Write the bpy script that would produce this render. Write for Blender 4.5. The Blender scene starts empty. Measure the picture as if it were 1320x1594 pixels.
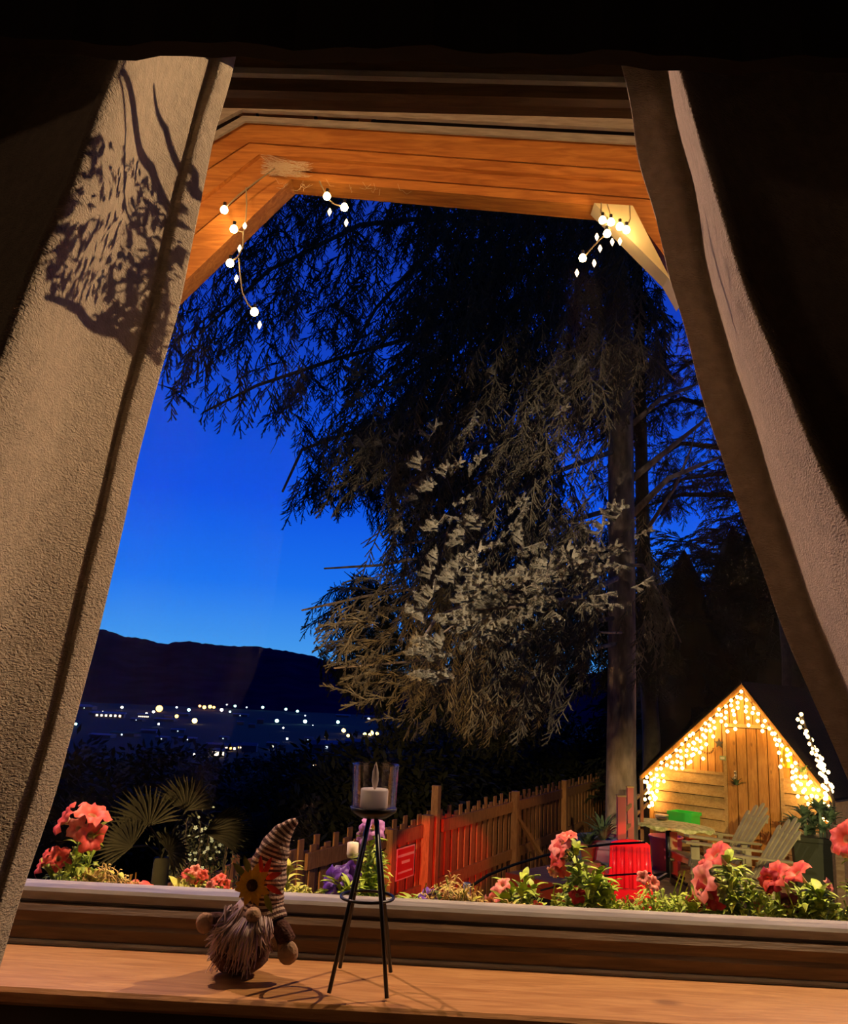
import bpy, math, random
import numpy as np
from mathutils import Vector, Matrix, Euler, noise
rnd = random.Random(7)
R = math.radians
SC = bpy.context.scene
COL = SC.collection
V = Vector
# ------------------------------------------------------------------ camera
CZ = 1.25                                   # camera height above the room floor
F = 1320.0
pitch, yaw, roll = R(12.3), R(1.6), R(2.6)
fw = V((-math.sin(yaw) * math.cos(pitch), math.cos(yaw) * math.cos(pitch), math.sin(pitch)))
r0 = V((math.cos(yaw), math.sin(yaw), 0))
u0 = r0.cross(fw)
rt = r0 * math.cos(roll) + u0 * math.sin(roll)
up = u0 * math.cos(roll) - r0 * math.sin(roll)
cam = bpy.data.cameras.new('camera')
cam.sensor_fit = 'HORIZONTAL'; cam.sensor_width = 36; cam.lens = 36 * F / 1320
cam.clip_start = .02; cam.clip_end = 9000
co = bpy.data.objects.new('camera', cam); COL.objects.link(co)
m = Matrix((rt, up, -fw)).transposed().to_4x4(); m.translation = (0, 0, CZ)
co.matrix_world = m
SC.camera = co
def ray(px, py):
    return fw + rt * ((px - 660) / F) - up * ((py - 797) / F)
def PY(px, py, y):                            # the point seen at px,py at world depth y
    d = ray(px, py); d = d * (y / d.y); return V((d.x, d.y, CZ + d.z))
def PZ(px, py, z):                            # the point seen at px,py on level z
    d = ray(px, py); k = (z - CZ) / d.z; return V((d.x * k, d.y * k, z))
# ------------------------------------------------------------------ world and lights
SC.view_settings.view_transform = 'Standard'
SC.view_settings.look = 'None'
SC.view_settings.exposure = 0.0
SC.view_settings.gamma = 1.0
SC.view_settings.use_curve_mapping = False
w = bpy.data.worlds.new('dusk_sky'); SC.world = w; w.use_nodes = True
nt = w.node_tree; nt.nodes.clear()
def N(nt, t, **k):
    n = nt.nodes.new(t)
    for a, b in k.items():
        setattr(n, a, b)
    return n
tc = N(nt, 'ShaderNodeTexCoord'); sx = N(nt, 'ShaderNodeSeparateXYZ')
nt.links.new(tc.outputs['Generated'], sx.inputs[0])
ramp = N(nt, 'ShaderNodeValToRGB'); nt.links.new(sx.outputs['Z'], ramp.inputs[0])
cr = ramp.color_ramp
stops = [(0.0, (.10, .38, .82)), (.05, (.055, .31, .85)), (.12, (.012, .17, .86)), (.22, (.004, .085, .78)),
         (.42, (.006, .045, .50)), (.62, (.008, .03, .30)), (1.0, (.004, .012, .10))]
cr.elements[0].position, cr.elements[0].color = stops[0][0], (*stops[0][1], 1)
cr.elements[1].position, cr.elements[1].color = stops[-1][0], (*stops[-1][1], 1)
for p, c in stops[1:-1]:
    e = cr.elements.new(p); e.color = (*c, 1)
az = N(nt, 'ShaderNodeMapRange'); az.interpolation_type = 'SMOOTHSTEP'
nt.links.new(sx.outputs['Y'], az.inputs['Value'])
az.inputs['From Min'].default_value = -.6; az.inputs['From Max'].default_value = .75
az.inputs['To Min'].default_value = .06; az.inputs['To Max'].default_value = 1
bg = N(nt, 'ShaderNodeBackground'); out = N(nt, 'ShaderNodeOutputWorld')
nt.links.new(ramp.outputs[0], bg.inputs['Color']); nt.links.new(az.outputs[0], bg.inputs['Strength'])
nt.links.new(bg.outputs[0], out.inputs[0])
def lamp(name, kind, loc, energy, col, size=.05, aim=None, cone=60, blend=.4):
    l = bpy.data.lights.new(name, kind); l.energy = energy; l.color = col
    l.shadow_soft_size = size
    if kind == 'SPOT':
        l.spot_size = R(cone); l.spot_blend = blend
    o = bpy.data.objects.new(name, l); COL.objects.link(o); o.location = loc
    if aim is not None:
        o.rotation_euler = (V(aim) - V(loc)).to_track_quat('-Z', 'Y').to_euler()
    return o
LA1 = V((-1.30, 2.35, CZ + 1.60)); LA2 = V((1.38, 2.35, CZ + 1.60))    # inferred porch lamp, doubled and kept unseen to light both curtains
LB = V((-2.3, 2.0, CZ + 1.0))                # floodlight on the house wall, shines on the spruce
LR = V((-.45, 2.0, CZ - .95))                # red garden spots under the flower box
lamp('porch_lamp_light', 'SPOT', LA1, 215, (1, .64, .47), .003, (.45, 1.2, CZ - .2), 120, .5)
lamp('porch_lamp_light', 'SPOT', LA2, 330, (1, .68, .38), .0007, (-.45, 1.2, CZ - .15), 120, .5)
lamp('porch_glow_light', 'POINT', (-.9, 1.78, CZ + 1.60), 30, (1, .58, .24), .04)
lamp('porch_glow_light', 'POINT', (.9, 1.78, CZ + 1.60), 24, (1, .58, .24), .04)
lamp('flood_light', 'SPOT', LB, 950, (1, .80, .58), .05, (2.0, 8.5, CZ + .35), 54, .7)
lamp('red_light_fence', 'SPOT', LR, 3600, (1, .04, .015), .03, PY(684, 1340, 11.8), 7.5, .3)
lamp('red_light_pots', 'SPOT', LR + V((.25, 0, 0)), 1900, (1, .02, .03), .03, PY(975, 1352, 9.0), 6.4, .25)
lamp('fence_fill_light', 'SPOT', (-2.6, 1.95, CZ + .2), 1100, (1, .58, .20), .05, PY(790, 1310, 12), 40, .6)  # unseen spot that brightens the fence, no fixture built
lamp('deck_fill_light', 'SPOT', (2.9, 1.98, CZ + 1.3), 1900, (1, .76, .34), .04, (4.0, 11.0, CZ - 2.0), 30, .5)  # added unseen spot that brightens the shed and deck
lamp('room_fill_light', 'POINT', (-2.3, -1.4, CZ + .35), 6.5, (1, .66, .42), .10)  # added weak fill behind the camera for the gnome's front
# ------------------------------------------------------------------ helpers
MATS = {}
def mat(name, col, rough=.7, col2=None, scale=8.0, bump=0.0, bscale=None, emit=None, estr=0, metal=0, stretch=None, wood=False, spec=.5, detail=4, sheen=0):
    if name in MATS:
        return MATS[name]
    m = bpy.data.materials.new(name); m.use_nodes = True; t = m.node_tree
    b = t.nodes['Principled BSDF']
    b.inputs['Base Color'].default_value = (*col, 1); b.inputs['Roughness'].default_value = rough
    b.inputs['Metallic'].default_value = metal
    b.inputs['Specular IOR Level'].default_value = spec
    if sheen: b.inputs['Sheen Weight'].default_value = sheen
    if emit:
        b.inputs['Emission Color'].default_value = (*emit, 1); b.inputs['Emission Strength'].default_value = estr
    if col2 or bump:
        tcn = N(t, 'ShaderNodeTexCoord'); mp = N(t, 'ShaderNodeMapping')
        t.links.new(tcn.outputs['Object'], mp.inputs[0])
        if stretch: mp.inputs['Scale'].default_value = stretch
    if col2:
        nz = N(t, 'ShaderNodeTexNoise'); nz.inputs['Scale'].default_value = scale; nz.inputs['Detail'].default_value = detail
        if wood: nz.inputs['Distortion'].default_value = 1.2
        t.links.new(mp.outputs[0], nz.inputs['Vector'])
        rp = N(t, 'ShaderNodeValToRGB'); rp.color_ramp.elements[0].position = .34; rp.color_ramp.elements[1].position = .66
        rp.color_ramp.elements[0].color = (*col, 1); rp.color_ramp.elements[1].color = (*col2, 1)
        t.links.new(nz.outputs[0], rp.inputs[0]); t.links.new(rp.outputs[0], b.inputs['Base Color'])
    if bump:
        n2 = N(t, 'ShaderNodeTexNoise'); n2.inputs['Scale'].default_value = bscale or scale; n2.inputs['Detail'].default_value = 3
        t.links.new(mp.outputs[0], n2.inputs['Vector'])
        bp = N(t, 'ShaderNodeBump'); bp.inputs['Strength'].default_value = bump; bp.inputs['Distance'].default_value = .01
        t.links.new(n2.outputs[0], bp.inputs['Height']); t.links.new(bp.outputs[0], b.inputs['Normal'])
    MATS[name] = m
    return m
def wm(o):
    loc = Matrix.LocRotScale(o.location, o.rotation_euler, o.scale)
    if o.parent: return wm(o.parent) @ o.matrix_parent_inverse @ loc
    return loc
def link(o, parent):
    COL.objects.link(o)
    if parent is not None:
        o.parent = parent; o.matrix_parent_inverse = wm(parent).inverted()
    return o
def tag(o, label=None, cat=None, group=None, kind=None):
    if label: o['label'] = label
    if cat: o['category'] = cat
    if group: o['group'] = group
    if kind: o['kind'] = kind
    return o
def thing(name, label, cat, loc=(0, 0, 0), group=None, rotz=0):
    o = bpy.data.objects.new(name, None); o.empty_display_size = .1; COL.objects.link(o)
    o.location = loc; o.rotation_euler = (0, 0, rotz)
    return tag(o, label, cat, group)
def copy_tree(o, parent=None):
    c = o.copy(); COL.objects.link(c); c.parent = parent
    for ch in o.children:
        copy_tree(ch, c)
    return c
def frame_of(d):
    d = V(d).normalized(); a = V((0, 0, 1)) if abs(d.z) < .95 else V((1, 0, 0))
    s = d.cross(a).normalized(); return s, s.cross(d).normalized(), d
class MB:
    def __init__(s): s.v = []; s.f = []; s.mi = []
    def add(s, vs, fs, mi=0):
        n = len(s.v); s.v += [tuple(v) for v in vs]; s.f += [tuple(i + n for i in f) for f in fs]; s.mi += [mi] * len(fs); return s
    def box(s, c, size, mx=None, mi=0, bev=0.0):
        x, y, z = (a / 2 for a in size); b = min(bev, x * .9, y * .9, z * .9); T = mx if mx is not None else Matrix()
        if b <= 0:
            vs = [V((i * x, j * y, k * z)) for k in (-1, 1) for j in (-1, 1) for i in (-1, 1)]
            fs = [(0, 2, 3, 1), (4, 5, 7, 6), (0, 1, 5, 4), (2, 6, 7, 3), (0, 4, 6, 2), (1, 3, 7, 5)]
        else:                                  # bevel the four edges along the longest axis
            L = max(range(3), key=lambda q: size[q]); h = [x, y, z]; a1, a2 = [q for q in range(3) if q != L]
            prof = [(h[a1], h[a2] - b), (h[a1] - b, h[a2]), (-h[a1] + b, h[a2]), (-h[a1], h[a2] - b), (-h[a1], -h[a2] + b), (-h[a1] + b, -h[a2]), (h[a1] - b, -h[a2]), (h[a1], -h[a2] + b)]
            vs = []
            for e in (-1, 1):
                for p in prof:
                    q = [0, 0, 0]; q[L] = e * h[L]; q[a1] = p[0]; q[a2] = p[1]; vs.append(V(q))
            fs = [(i, (i + 1) % 8, 8 + (i + 1) % 8, 8 + i) for i in range(8)] + [tuple(range(7, -1, -1)), tuple(range(8, 16))]
        return s.add([T @ v + V(c) for v in vs] if mx is None else [T @ (v + V(c)) for v in vs], fs, mi)
    def beam(s, a, b, w, h, mi=0, upv=(0, 0, 1)):   # rectangular bar from a to b, w across, h along upv
        a, b = V(a), V(b); d = (b - a).normalized(); sd = d.cross(V(upv)).normalized(); u = sd.cross(d).normalized()
        vs = []
        for p in (a, b):
            for i, j in ((-1, -1), (1, -1), (1, 1), (-1, 1)):
                vs.append(p + sd * (i * w / 2) + u * (j * h / 2))
        return s.add(vs, [(3, 2, 1, 0), (4, 5, 6, 7), (0, 1, 5, 4), (1, 2, 6, 5), (2, 3, 7, 6), (3, 0, 4, 7)], mi)
    def tube(s, pts, r, n=6, mi=0, cap=True):
        pts = [V(p) for p in pts]; rs = r if isinstance(r, (list, tuple)) else [r] * len(pts)
        vs = []; ref = None
        for i, p in enumerate(pts):
            d = (pts[min(i + 1, len(pts) - 1)] - pts[max(i - 1, 0)])
            if d.length < 1e-9: d = V((0, 0, 1))
            d.normalize()
            if ref is None: ref = frame_of(d)[0]
            ref = (ref - d * ref.dot(d))
            ref = frame_of(d)[0] if ref.length < 1e-4 else ref.normalized()
            u = d.cross(ref)
            for k in range(n):
                a = 2 * math.pi * k / n; vs.append(p + (ref * math.cos(a) + u * math.sin(a)) * rs[i])
        fs = [(i * n + k, i * n + (k + 1) % n, (i + 1) * n + (k + 1) % n, (i + 1) * n + k) for i in range(len(pts) - 1) for k in range(n)]
        if cap: fs += [tuple(range(n - 1, -1, -1)), tuple((len(pts) - 1) * n + k for k in range(n))]
        return s.add(vs, fs, mi)
    def lathe(s, prof, n=16, mx=None, mi=0):        # prof: (radius, z)
        T = mx if mx is not None else Matrix(); vs = []
        for r, z in prof:
            for k in range(n):
                a = 2 * math.pi * k / n; vs.append(T @ V((r * math.cos(a), r * math.sin(a), z)))
        fs = [(i * n + k, i * n + (k + 1) % n, (i + 1) * n + (k + 1) % n, (i + 1) * n + k) for i in range(len(prof) - 1) for k in range(n)]
        return s.add(vs, fs, mi)
    def ball(s, c, r, n=10, mx=None, mi=0):
        rr = r if isinstance(r, (tuple, list)) else (r, r, r); T = mx if mx is not None else Matrix(); vs = []; m2 = max(5, n * 2 // 3)
        for i in range(m2 + 1):
            t = math.pi * i / m2
            for k in range(n):
                a = 2 * math.pi * k / n
                vs.append(V(c) + T @ V((rr[0] * math.sin(t) * math.cos(a), rr[1] * math.sin(t) * math.sin(a), -rr[2] * math.cos(t))))
        fs = [(i * n + k, i * n + (k + 1) % n, (i + 1) * n + (k + 1) % n, (i + 1) * n + k) for i in range(m2) for k in range(n)]
        return s.add(vs, fs, mi)
    def prism(s, poly, dv, mi=0):                   # extrude a 3D polygon by vector dv
        n = len(poly); poly = [V(p) for p in poly]; dv = V(dv)
        return s.add(poly + [p + dv for p in poly], [tuple(range(n - 1, -1, -1)), tuple(range(n, 2 * n))] + [(i, (i + 1) % n, n + (i + 1) % n, n + i) for i in range(n)], mi)
    def mesh(s, name, mats, smooth=False):
        me = bpy.data.meshes.new(name); me.from_pydata(s.v, [], s.f)
        for m_ in (mats if isinstance(mats, (list, tuple)) else [mats]): me.materials.append(m_)
        if any(s.mi): me.polygons.foreach_set('material_index', s.mi)
        if smooth: me.polygons.foreach_set('use_smooth', [True] * len(s.f))
        me.update(); return me
    def build(s, name, mats, parent=None, smooth=False):
        return link(bpy.data.objects.new(name, s.mesh(name, mats, smooth)), parent)
def struct(o):
    o['kind'] = 'structure'; return o
def place(name, me, parent, M4):                    # an object with shared mesh data at world matrix M4
    o = bpy.data.objects.new(name, me); COL.objects.link(o); o.parent = parent
    if parent is not None: o.matrix_parent_inverse = wm(parent).inverted()
    o.matrix_basis = M4; return o
def MX(loc, x, y, z, sc=1.0):
    m_ = Matrix((x, y, z)).transposed().to_4x4()
    for i in range(3):
        for j in range(3): m_[i][j] *= sc
    m_.translation = loc; return m_
# ------------------------------------------------------------------ materials
W_SILL = mat('pine_sill', (.52, .27, .10), .45, (.36, .16, .05), 9, .12, 30, stretch=(1, 9, 9), wood=True)
W_BEAM = mat('orange_beam_wood', (.60, .25, .055), .6, (.38, .13, .025), 5, .2, 20, stretch=(1, 8, 8), wood=True)
W_DARK = mat('dark_frame_wood', (.16, .095, .045), .4, (.09, .05, .022), 7, .1, 30, stretch=(1, 9, 9), wood=True)
W_PALE = mat('pale_painted_wood', (.62, .55, .36), .55, (.5, .42, .25), 6, .1, 20)
GREYST = mat('grey_weather_strip', (.36, .34, .31), .4, (.24, .22, .2), 12, .05, 40, stretch=(1, 6, 6))
WALLM = mat('dark_plaster', (.10, .07, .05), .9, (.07, .05, .035), 5, .1, 60)
CURT = mat('boucle_curtain', (.48, .38, .27), .95, (.38, .30, .21), 60, .0, sheen=.15)
def curtain_bump(m_):
    t = m_.node_tree; b = t.nodes['Principled BSDF']
    tcn = N(t, 'ShaderNodeTexCoord'); mp = N(t, 'ShaderNodeMapping'); t.links.new(tcn.outputs['Object'], mp.inputs[0])
    mp.inputs['Rotation'].default_value = (.2, .5, .3); mp.inputs['Scale'].default_value = (1, 1.4, 2.6)
    n1 = N(t, 'ShaderNodeTexNoise'); n1.inputs['Scale'].default_value = 150; n1.inputs['Detail'].default_value = 2; n1.inputs['Distortion'].default_value = .6
    t.links.new(mp.outputs[0], n1.inputs['Vector'])
    bp = N(t, 'ShaderNodeBump'); bp.inputs['Strength'].default_value = 1.0; bp.inputs['Distance'].default_value = .004
    t.links.new(n1.outputs[0], bp.inputs['Height']); t.links.new(bp.outputs[0], b.inputs['Normal'])
curtain_bump(CURT)
FENCEM = mat('fence_wood', (.40, .19, .075), .75, (.26, .11, .04), 6, .15, 25, stretch=(6, 6, 1), wood=True)
SHEDM = mat('shed_pine', (.66, .30, .055), .6, (.46, .18, .028), 4, .15, 20, stretch=(6, 6, 1), wood=True)
SHEDH = mat('shed_siding', (.60, .36, .12), .65, (.46, .25, .07), 4, .15, 20, stretch=(1, 6, 6), wood=True)
DECKM = mat('deck_wood', (.26, .17, .09), .7, (.17, .10, .05), 5, .15, 25, stretch=(1, 8, 8), wood=True)
CHAIRM = mat('weathered_chair_wood', (.44, .38, .20), .7, (.34, .28, .14), 6, .1, 30)
BARK = mat('spruce_bark', (.34, .25, .18), .95, (.13, .095, .065), 9, 1.0, 26, stretch=(1, 1, .35))
BARKD = mat('dark_bark', (.06, .045, .035), .95, (.03, .022, .018), 9, .8, 26)
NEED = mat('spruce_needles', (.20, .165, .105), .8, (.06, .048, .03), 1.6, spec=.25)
NEEDP = mat('pale_spruce_needles', (.38, .34, .25), .8, (.20, .17, .115), 5, spec=.25)  # paler copy of the needles, floodlit look put into the colour
NEEDD = mat('dark_needles', (.035, .04, .022), .85, (.02, .022, .012), 1.0, spec=.2)  # dark conifers, and the spruce's inner shade put into the colour
SOIL = mat('dark_ground', (.014, .014, .011), .95, (.008, .008, .006), 2, .5, 12)
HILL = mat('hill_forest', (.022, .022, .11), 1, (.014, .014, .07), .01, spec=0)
BLACK = mat('black_metal', (.012, .011, .012), .35, metal=.2)
WIREM = mat('wire_cream', (.30, .24, .15), .6)
BULB = mat('warm_bulb', (1, .8, .4), .4, emit=(1, .60, .20), estr=14)
BULB2 = mat('warm_bulb_porch', (1, .8, .4), .4, emit=(1, .60, .20), estr=45)
BULB_GHOST = mat('bulb_ghost', (1, .8, .6), .4, emit=(1, .78, .5), estr=2.2)  # dim glow for the bulbs' ghost reflections in the glass
def glassmat(name, f0, tint=(1, 1, 1)):
    m_ = bpy.data.materials.new(name); m_.use_nodes = True; t = m_.node_tree; t.nodes.clear()
    lw = N(t, 'ShaderNodeLayerWeight'); lw.inputs[0].default_value = .5
    pw = N(t, 'ShaderNodeMath', operation='POWER'); pw.inputs[1].default_value = 4
    t.links.new(lw.outputs['Facing'], pw.inputs[0])
    ma = N(t, 'ShaderNodeMath', operation='MULTIPLY_ADD'); ma.inputs[1].default_value = 1 - f0; ma.inputs[2].default_value = f0
    t.links.new(pw.outputs[0], ma.inputs[0])
    tr = N(t, 'ShaderNodeBsdfTransparent'); tr.inputs[0].default_value = (*tint, 1)
    gl = N(t, 'ShaderNodeBsdfGlossy'); gl.inputs['Roughness'].default_value = .0; mx = N(t, 'ShaderNodeMixShader'); o = N(t, 'ShaderNodeOutputMaterial')
    t.links.new(ma.outputs[0], mx.inputs[0]); t.links.new(tr.outputs[0], mx.inputs[1]); t.links.new(gl.outputs[0], mx.inputs[2]); t.links.new(mx.outputs[0], o.inputs[0])
    return m_
def knots(m_, sc, stretch, dark):
    t = m_.node_tree; b = t.nodes['Principled BSDF']; src = b.inputs['Base Color'].links[0].from_socket
    tcn = N(t, 'ShaderNodeTexCoord'); mp = N(t, 'ShaderNodeMapping'); t.links.new(tcn.outputs['Object'], mp.inputs[0]); mp.inputs['Scale'].default_value = stretch
    vo = N(t, 'ShaderNodeTexVoronoi'); vo.inputs['Scale'].default_value = sc; t.links.new(mp.outputs[0], vo.inputs['Vector'])
    mr = N(t, 'ShaderNodeMapRange'); mr.inputs['From Min'].default_value = .05; mr.inputs['From Max'].default_value = .13; mr.inputs['To Min'].default_value = .75; mr.inputs['To Max'].default_value = 0
    t.links.new(vo.outputs['Distance'], mr.inputs['Value'])
    mi = N(t, 'ShaderNodeMix'); mi.data_type = 'RGBA'; t.links.new(mr.outputs[0], mi.inputs[0]); t.links.new(src, mi.inputs[6]); mi.inputs[7].default_value = (*dark, 1); t.links.new(mi.outputs[2], b.inputs['Base Color'])
knots(W_SILL, 5.0, (1, 1.6, 1.6), (.16, .06, .02)); knots(W_BEAM, 2.6, (1, 1, 1.6), (.20, .06, .012)); knots(SHEDM, 3.2, (2.2, 2.2, 1), (.22, .08, .015))
PANE = glassmat('window_glass', .013); CUPG = glassmat('cup_glass', .13, (.93, .93, .95))
# ================================================================== ROOM
YI, YO = 1.27, 1.66                      # inner and outer face of the window wall
WX0, WX1 = -1.05, 1.15; WZ0, WZ1 = .84, CZ + 1.62
def sbox(name, lo, hi, m_, parent=None):
    b = MB(); b.box([(a + c) / 2 for a, c in zip(lo, hi)], [c - a for a, c in zip(lo, hi)]); return b.build(name, m_, parent)
wall = MB()
for lo, hi in (((-3.2, YI, -.1), (3.2, YO, WZ0)), ((-3.2, YI, WZ1), (3.2, YO, 2.75)), ((-3.2, YI, WZ0), (WX0, YO, WZ1)), ((WX1, YI, WZ0), (3.2, YO, WZ1)),
               ((-3.2, YO - .1, -2.2), (3.2, YO, -.1)), ((-3.2, YO - .1, 2.75), (3.2, YO, 4.6))):
    wall.box([(a + c) / 2 for a, c in zip(lo, hi)], [c - a for a, c in zip(lo, hi)])
struct(wall.build('wall_front', WALLM))
struct(sbox('wall_left', (-3.3, -2.6, 0), (-3.2, YO, 2.75), WALLM)); struct(sbox('wall_right', (3.2, -2.6, 0), (3.3, YO, 2.75), WALLM))
struct(sbox('wall_back', (-3.3, -2.7, 0), (3.3, -2.6, 2.75), WALLM)); struct(sbox('ceiling', (-3.3, -2.7, 2.75), (3.3, YI, 2.85), WALLM))
struct(sbox('floor', (-3.3, -2.7, -.1), (3.3, YI, 0), W_DARK))
# window with its frame, sill and pane
win = thing('window_1', None, None, (0, 1.45, .84)); win['kind'] = 'structure'
sill = MB(); sill.box((.03, 1.318, .839), (2.2, .194, .022), bev=.005)
sill.build('window_sill', W_SILL, win)
s2 = MB(); s2.box((.03, 1.419, .8515), (2.2, .012, .009), bev=.003); s2.build('sealing_strip', GREYST, win)
fr = MB()
fr.box((.05, 1.462, .868), (2.2, .07, .07), bev=.008); fr.box((.05, 1.436, .862), (2.2, .03, .036), bev=.006)
fr.build('bottom_rail', W_DARK, win)
lg = MB(); lg.box((.05, 1.475, .914), (2.2, .062, .022), bev=.005); lg.build('frame_ledge', GREYST, win)
for nm, x in (('jamb', WX0 + .035), ('jamb', WX1 - .035)):
    j = MB(); j.box((x, 1.47, 1.855), (.07, .10, 2.02), bev=.008); j.build(nm, W_DARK, win)
tp = MB()
tp.box((.05, 1.445, CZ + 1.37), (2.2, .05, .50), bev=.01); tp.build('head_rail', W_DARK, win)
tp = MB(); tp.box((.05, 1.415, CZ + 1.165), (2.2, .012, .022), bev=.005); tp.build('head_bead', GREYST, win)
tp = MB(); tp.box((.05, 1.415, CZ + 1.215), (2.2, .014, .016), bev=.004); tp.build('head_bead', GREYST, win)
pn = MB(); pn.box((.05, 1.478, 1.64), (2.12, .004, 1.53)); pn.build('pane', PANE, win)
# added dark valance that keeps the top of the view black
vz = CZ + .62
va = MB()
x0, x1 = -1.6, 1.7; n = 120; pts = []
for k in range(n + 1):
    x = x0 + (x1 - x0) * k / n; pts.append((x, 0.715 + .004 * math.sin(x * 31) + .003 * math.sin(x * 71 + 1)))
for y0, z0 in ((0, vz), (0, 2.74), (.02, 2.74), (.02, vz)):
    for x, y in pts: va.v.append((x, y + y0, z0 + (.0 if z0 > 2.5 else .047 * -x * .0)))
m_ = n + 1
for j in range(4):
    for k in range(n): va.f.append((j * m_ + k, j * m_ + k + 1, ((j + 1) % 4) * m_ + k + 1, ((j + 1) % 4) * m_ + k))
VAL = mat('dark_band_cloth', (.03, .022, .018), .98)
tag(va.build('dark_top_valance', VAL), 'added dark gathered valance that blacks out the top of the view', 'valance')
rod = MB(); rod.tube([(-1.8, 1.21, CZ + 1.16), (1.9, 1.21, CZ + 1.16)], .012, 8)
tag(rod.build('curtain_rail', BLACK), 'thin black curtain rail behind the valance', 'curtain rail')
# ------------------------------------------------------------------ curtains
def interp(tab, t):
    for a, b in zip(tab[:-1], tab[1:]):
        if t <= b[0] or b is tab[-1]:
            k = (t - a[0]) / (b[0] - a[0]); return [p + (q - p) * k for p, q in zip(a[1:], b[1:])]
def smooth(tab, t, e):
    return [sum(q) / 3 for q in zip(interp(tab, t - e), interp(tab, t), interp(tab, t + e))]
def curtain(name, cols, nv, ns, label, ystart, yend, wob):
    # cols: list of tables (py, px, depth); the cloth runs through them in order
    rows = []
    for i in range(nv + 1):
        py = ystart + (yend - ystart) * i / nv
        c = []
        for tb in cols:
            px, d = smooth(tb, py, 40); c.append(PY(px, py, d))
        rows.append(c)
    rows = [[p.copy() for p in r] for r in rows]
    # resample: Catmull-Rom across the columns
    vs = []
    nc = len(cols)
    for i, c in enumerate(rows):
        for k in range(ns + 1):
            s = (nc - 1) * k / ns; a = min(int(s), nc - 2); t = s - a
            p0, p1, p2, p3 = c[max(a - 1, 0)], c[a], c[a + 1], c[min(a + 2, nc - 1)]
            q = (p1 * 2 + (p2 - p0) * t + (p0 * 2 - p1 * 5 + p2 * 4 - p3) * t * t + (p1 * 3 - p0 - p2 * 3 + p3) * t ** 3) * .5
            q += V((noise.noise(q * 7 + V((3, wob, 0))), 0, 0)) * .006
            vs.append(q)
    b = MB(); w_ = ns + 1
    b.add(vs, [(i * w_ + k, i * w_ + k + 1, (i + 1) * w_ + k + 1, (i + 1) * w_ + k) for i in range(len(rows) - 1) for k in range(ns)])
    o = b.build(name, CURT, None, True)
    so = o.modifiers.new('thick', 'SOLIDIFY'); so.thickness = .004; so.offset = 0
    tag(o, label, 'curtain'); return o
# left curtain: hem at the window side, then the seam, the broad face, the turned-away side
Lh = [(-60, 400, 1.16), (85, 365, 1.15), (230, 331, 1.13), (420, 290, 1.11), (580, 249, 1.09), (720, 213, 1.07), (930, 166, 1.06), (1130, 112, 1.06), (1270, 76, 1.06), (1400, 33, 1.06), (1490, 6, 1.06), (1700, -60, 1.06)]
Ls = [(p, x - 8 - 22 * max(0, min(1, (p + 200) / 500)), d - .035) for p, x, d in Lh]
L1 = [(p, x - 32 - 18 * max(0, min(1, (p + 200) / 600)), d - .045) for p, x, d in Lh]
def tab(t, p): return interp(t, p)[0]
LB_ = [(-60, 225), (85, 192), (190, 152), (300, 110), (400, 68), (480, 34), (560, 0), (640, -36), (900, -150), (1200, -300), (1700, -560)]
L2 = [(p, x - 32 - 18 * max(0, min(1, (p + 200) / 600)) - .38 * (x - 40 - tab(LB_, p)), d - .14) for p, x, d in Lh]
L3 = [(p, tab(LB_, p) + .22 * (x - tab(LB_, p)), d - .27) for p, x, d in Lh]
L4 = [(p, tab(LB_, p) - 6, d - .33) for p, x, d in Lh]
L4b = [(p, tab(LB_, p) - 50, d - .29) for p, x, d in Lh]
L5 = [(p, tab(LB_, p) - 330, d - .08) for p, x, d in Lh]
L6 = [(p, tab(LB_, p) - 700, d - .1) for p, x, d in Lh]
CL_ = curtain('curtain', [Lh, Ls, L1, L2, L3, L4, L4b, L5, L6], 90, 70, 'beige boucle curtain with a stitched hem hanging at the left of the window', -40, 1690, 0)
Rh = [(-60, 925, 1.18), (85, 966, 1.17), (260, 1000, 1.16), (460, 1050, 1.15), (640, 1100, 1.14), (790, 1150, 1.13), (930, 1202, 1.12), (1060, 1252, 1.11), (1215, 1322, 1.10), (1400, 1410, 1.09), (1700, 1560, 1.08)]
Rv = [(-60, 1010, 1.17), (85, 1034, 1.155), (230, 1066, 1.15), (420, 1101, 1.14), (560, 1136, 1.13), (740, 1196, 1.115), (900, 1252, 1.10), (1080, 1318, 1.09), (1300, 1405, 1.08), (1700, 1570, 1.06)]
Rm = [(p, (a + b) / 2, .5 * (d1 + d2) - .0) for (p, b, d2), (a, d1) in zip(Rv, [interp(Rh, q[0]) for q in Rv])]
RB_ = [(-60, 1018), (85, 1052), (230, 1092), (420, 1152), (540, 1196), (660, 1244), (780, 1302), (900, 1368), (1080, 1480), (1300, 1640), (1700, 1960)]
R2 = [(p, x + .12 * (tab(RB_, p) - x), d - .07) for p, x, d in Rv]
R3 = [(p, x + .45 * (tab(RB_, p) - x), d - .19) for p, x, d in Rv]
R4 = [(p, x + .85 * (tab(RB_, p) - x), d - .27) for p, x, d in Rv]
R4b = [(p, tab(RB_, p) + 14, d - .28) for p, x, d in Rv]
R5 = [(p, tab(RB_, p) + 80, d - .20) for p, x, d in Rv]
R6 = [(p, tab(RB_, p) + 420, d - .05) for p, x, d in Rv]
CR_ = curtain('curtain', [Rh, Rm, Rv, R2, R3, R4, R4b, R5, R6], 90, 96, 'mauve-lit boucle curtain with a deep rounded fold at the right of the window', -40, 1690, 5)
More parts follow.
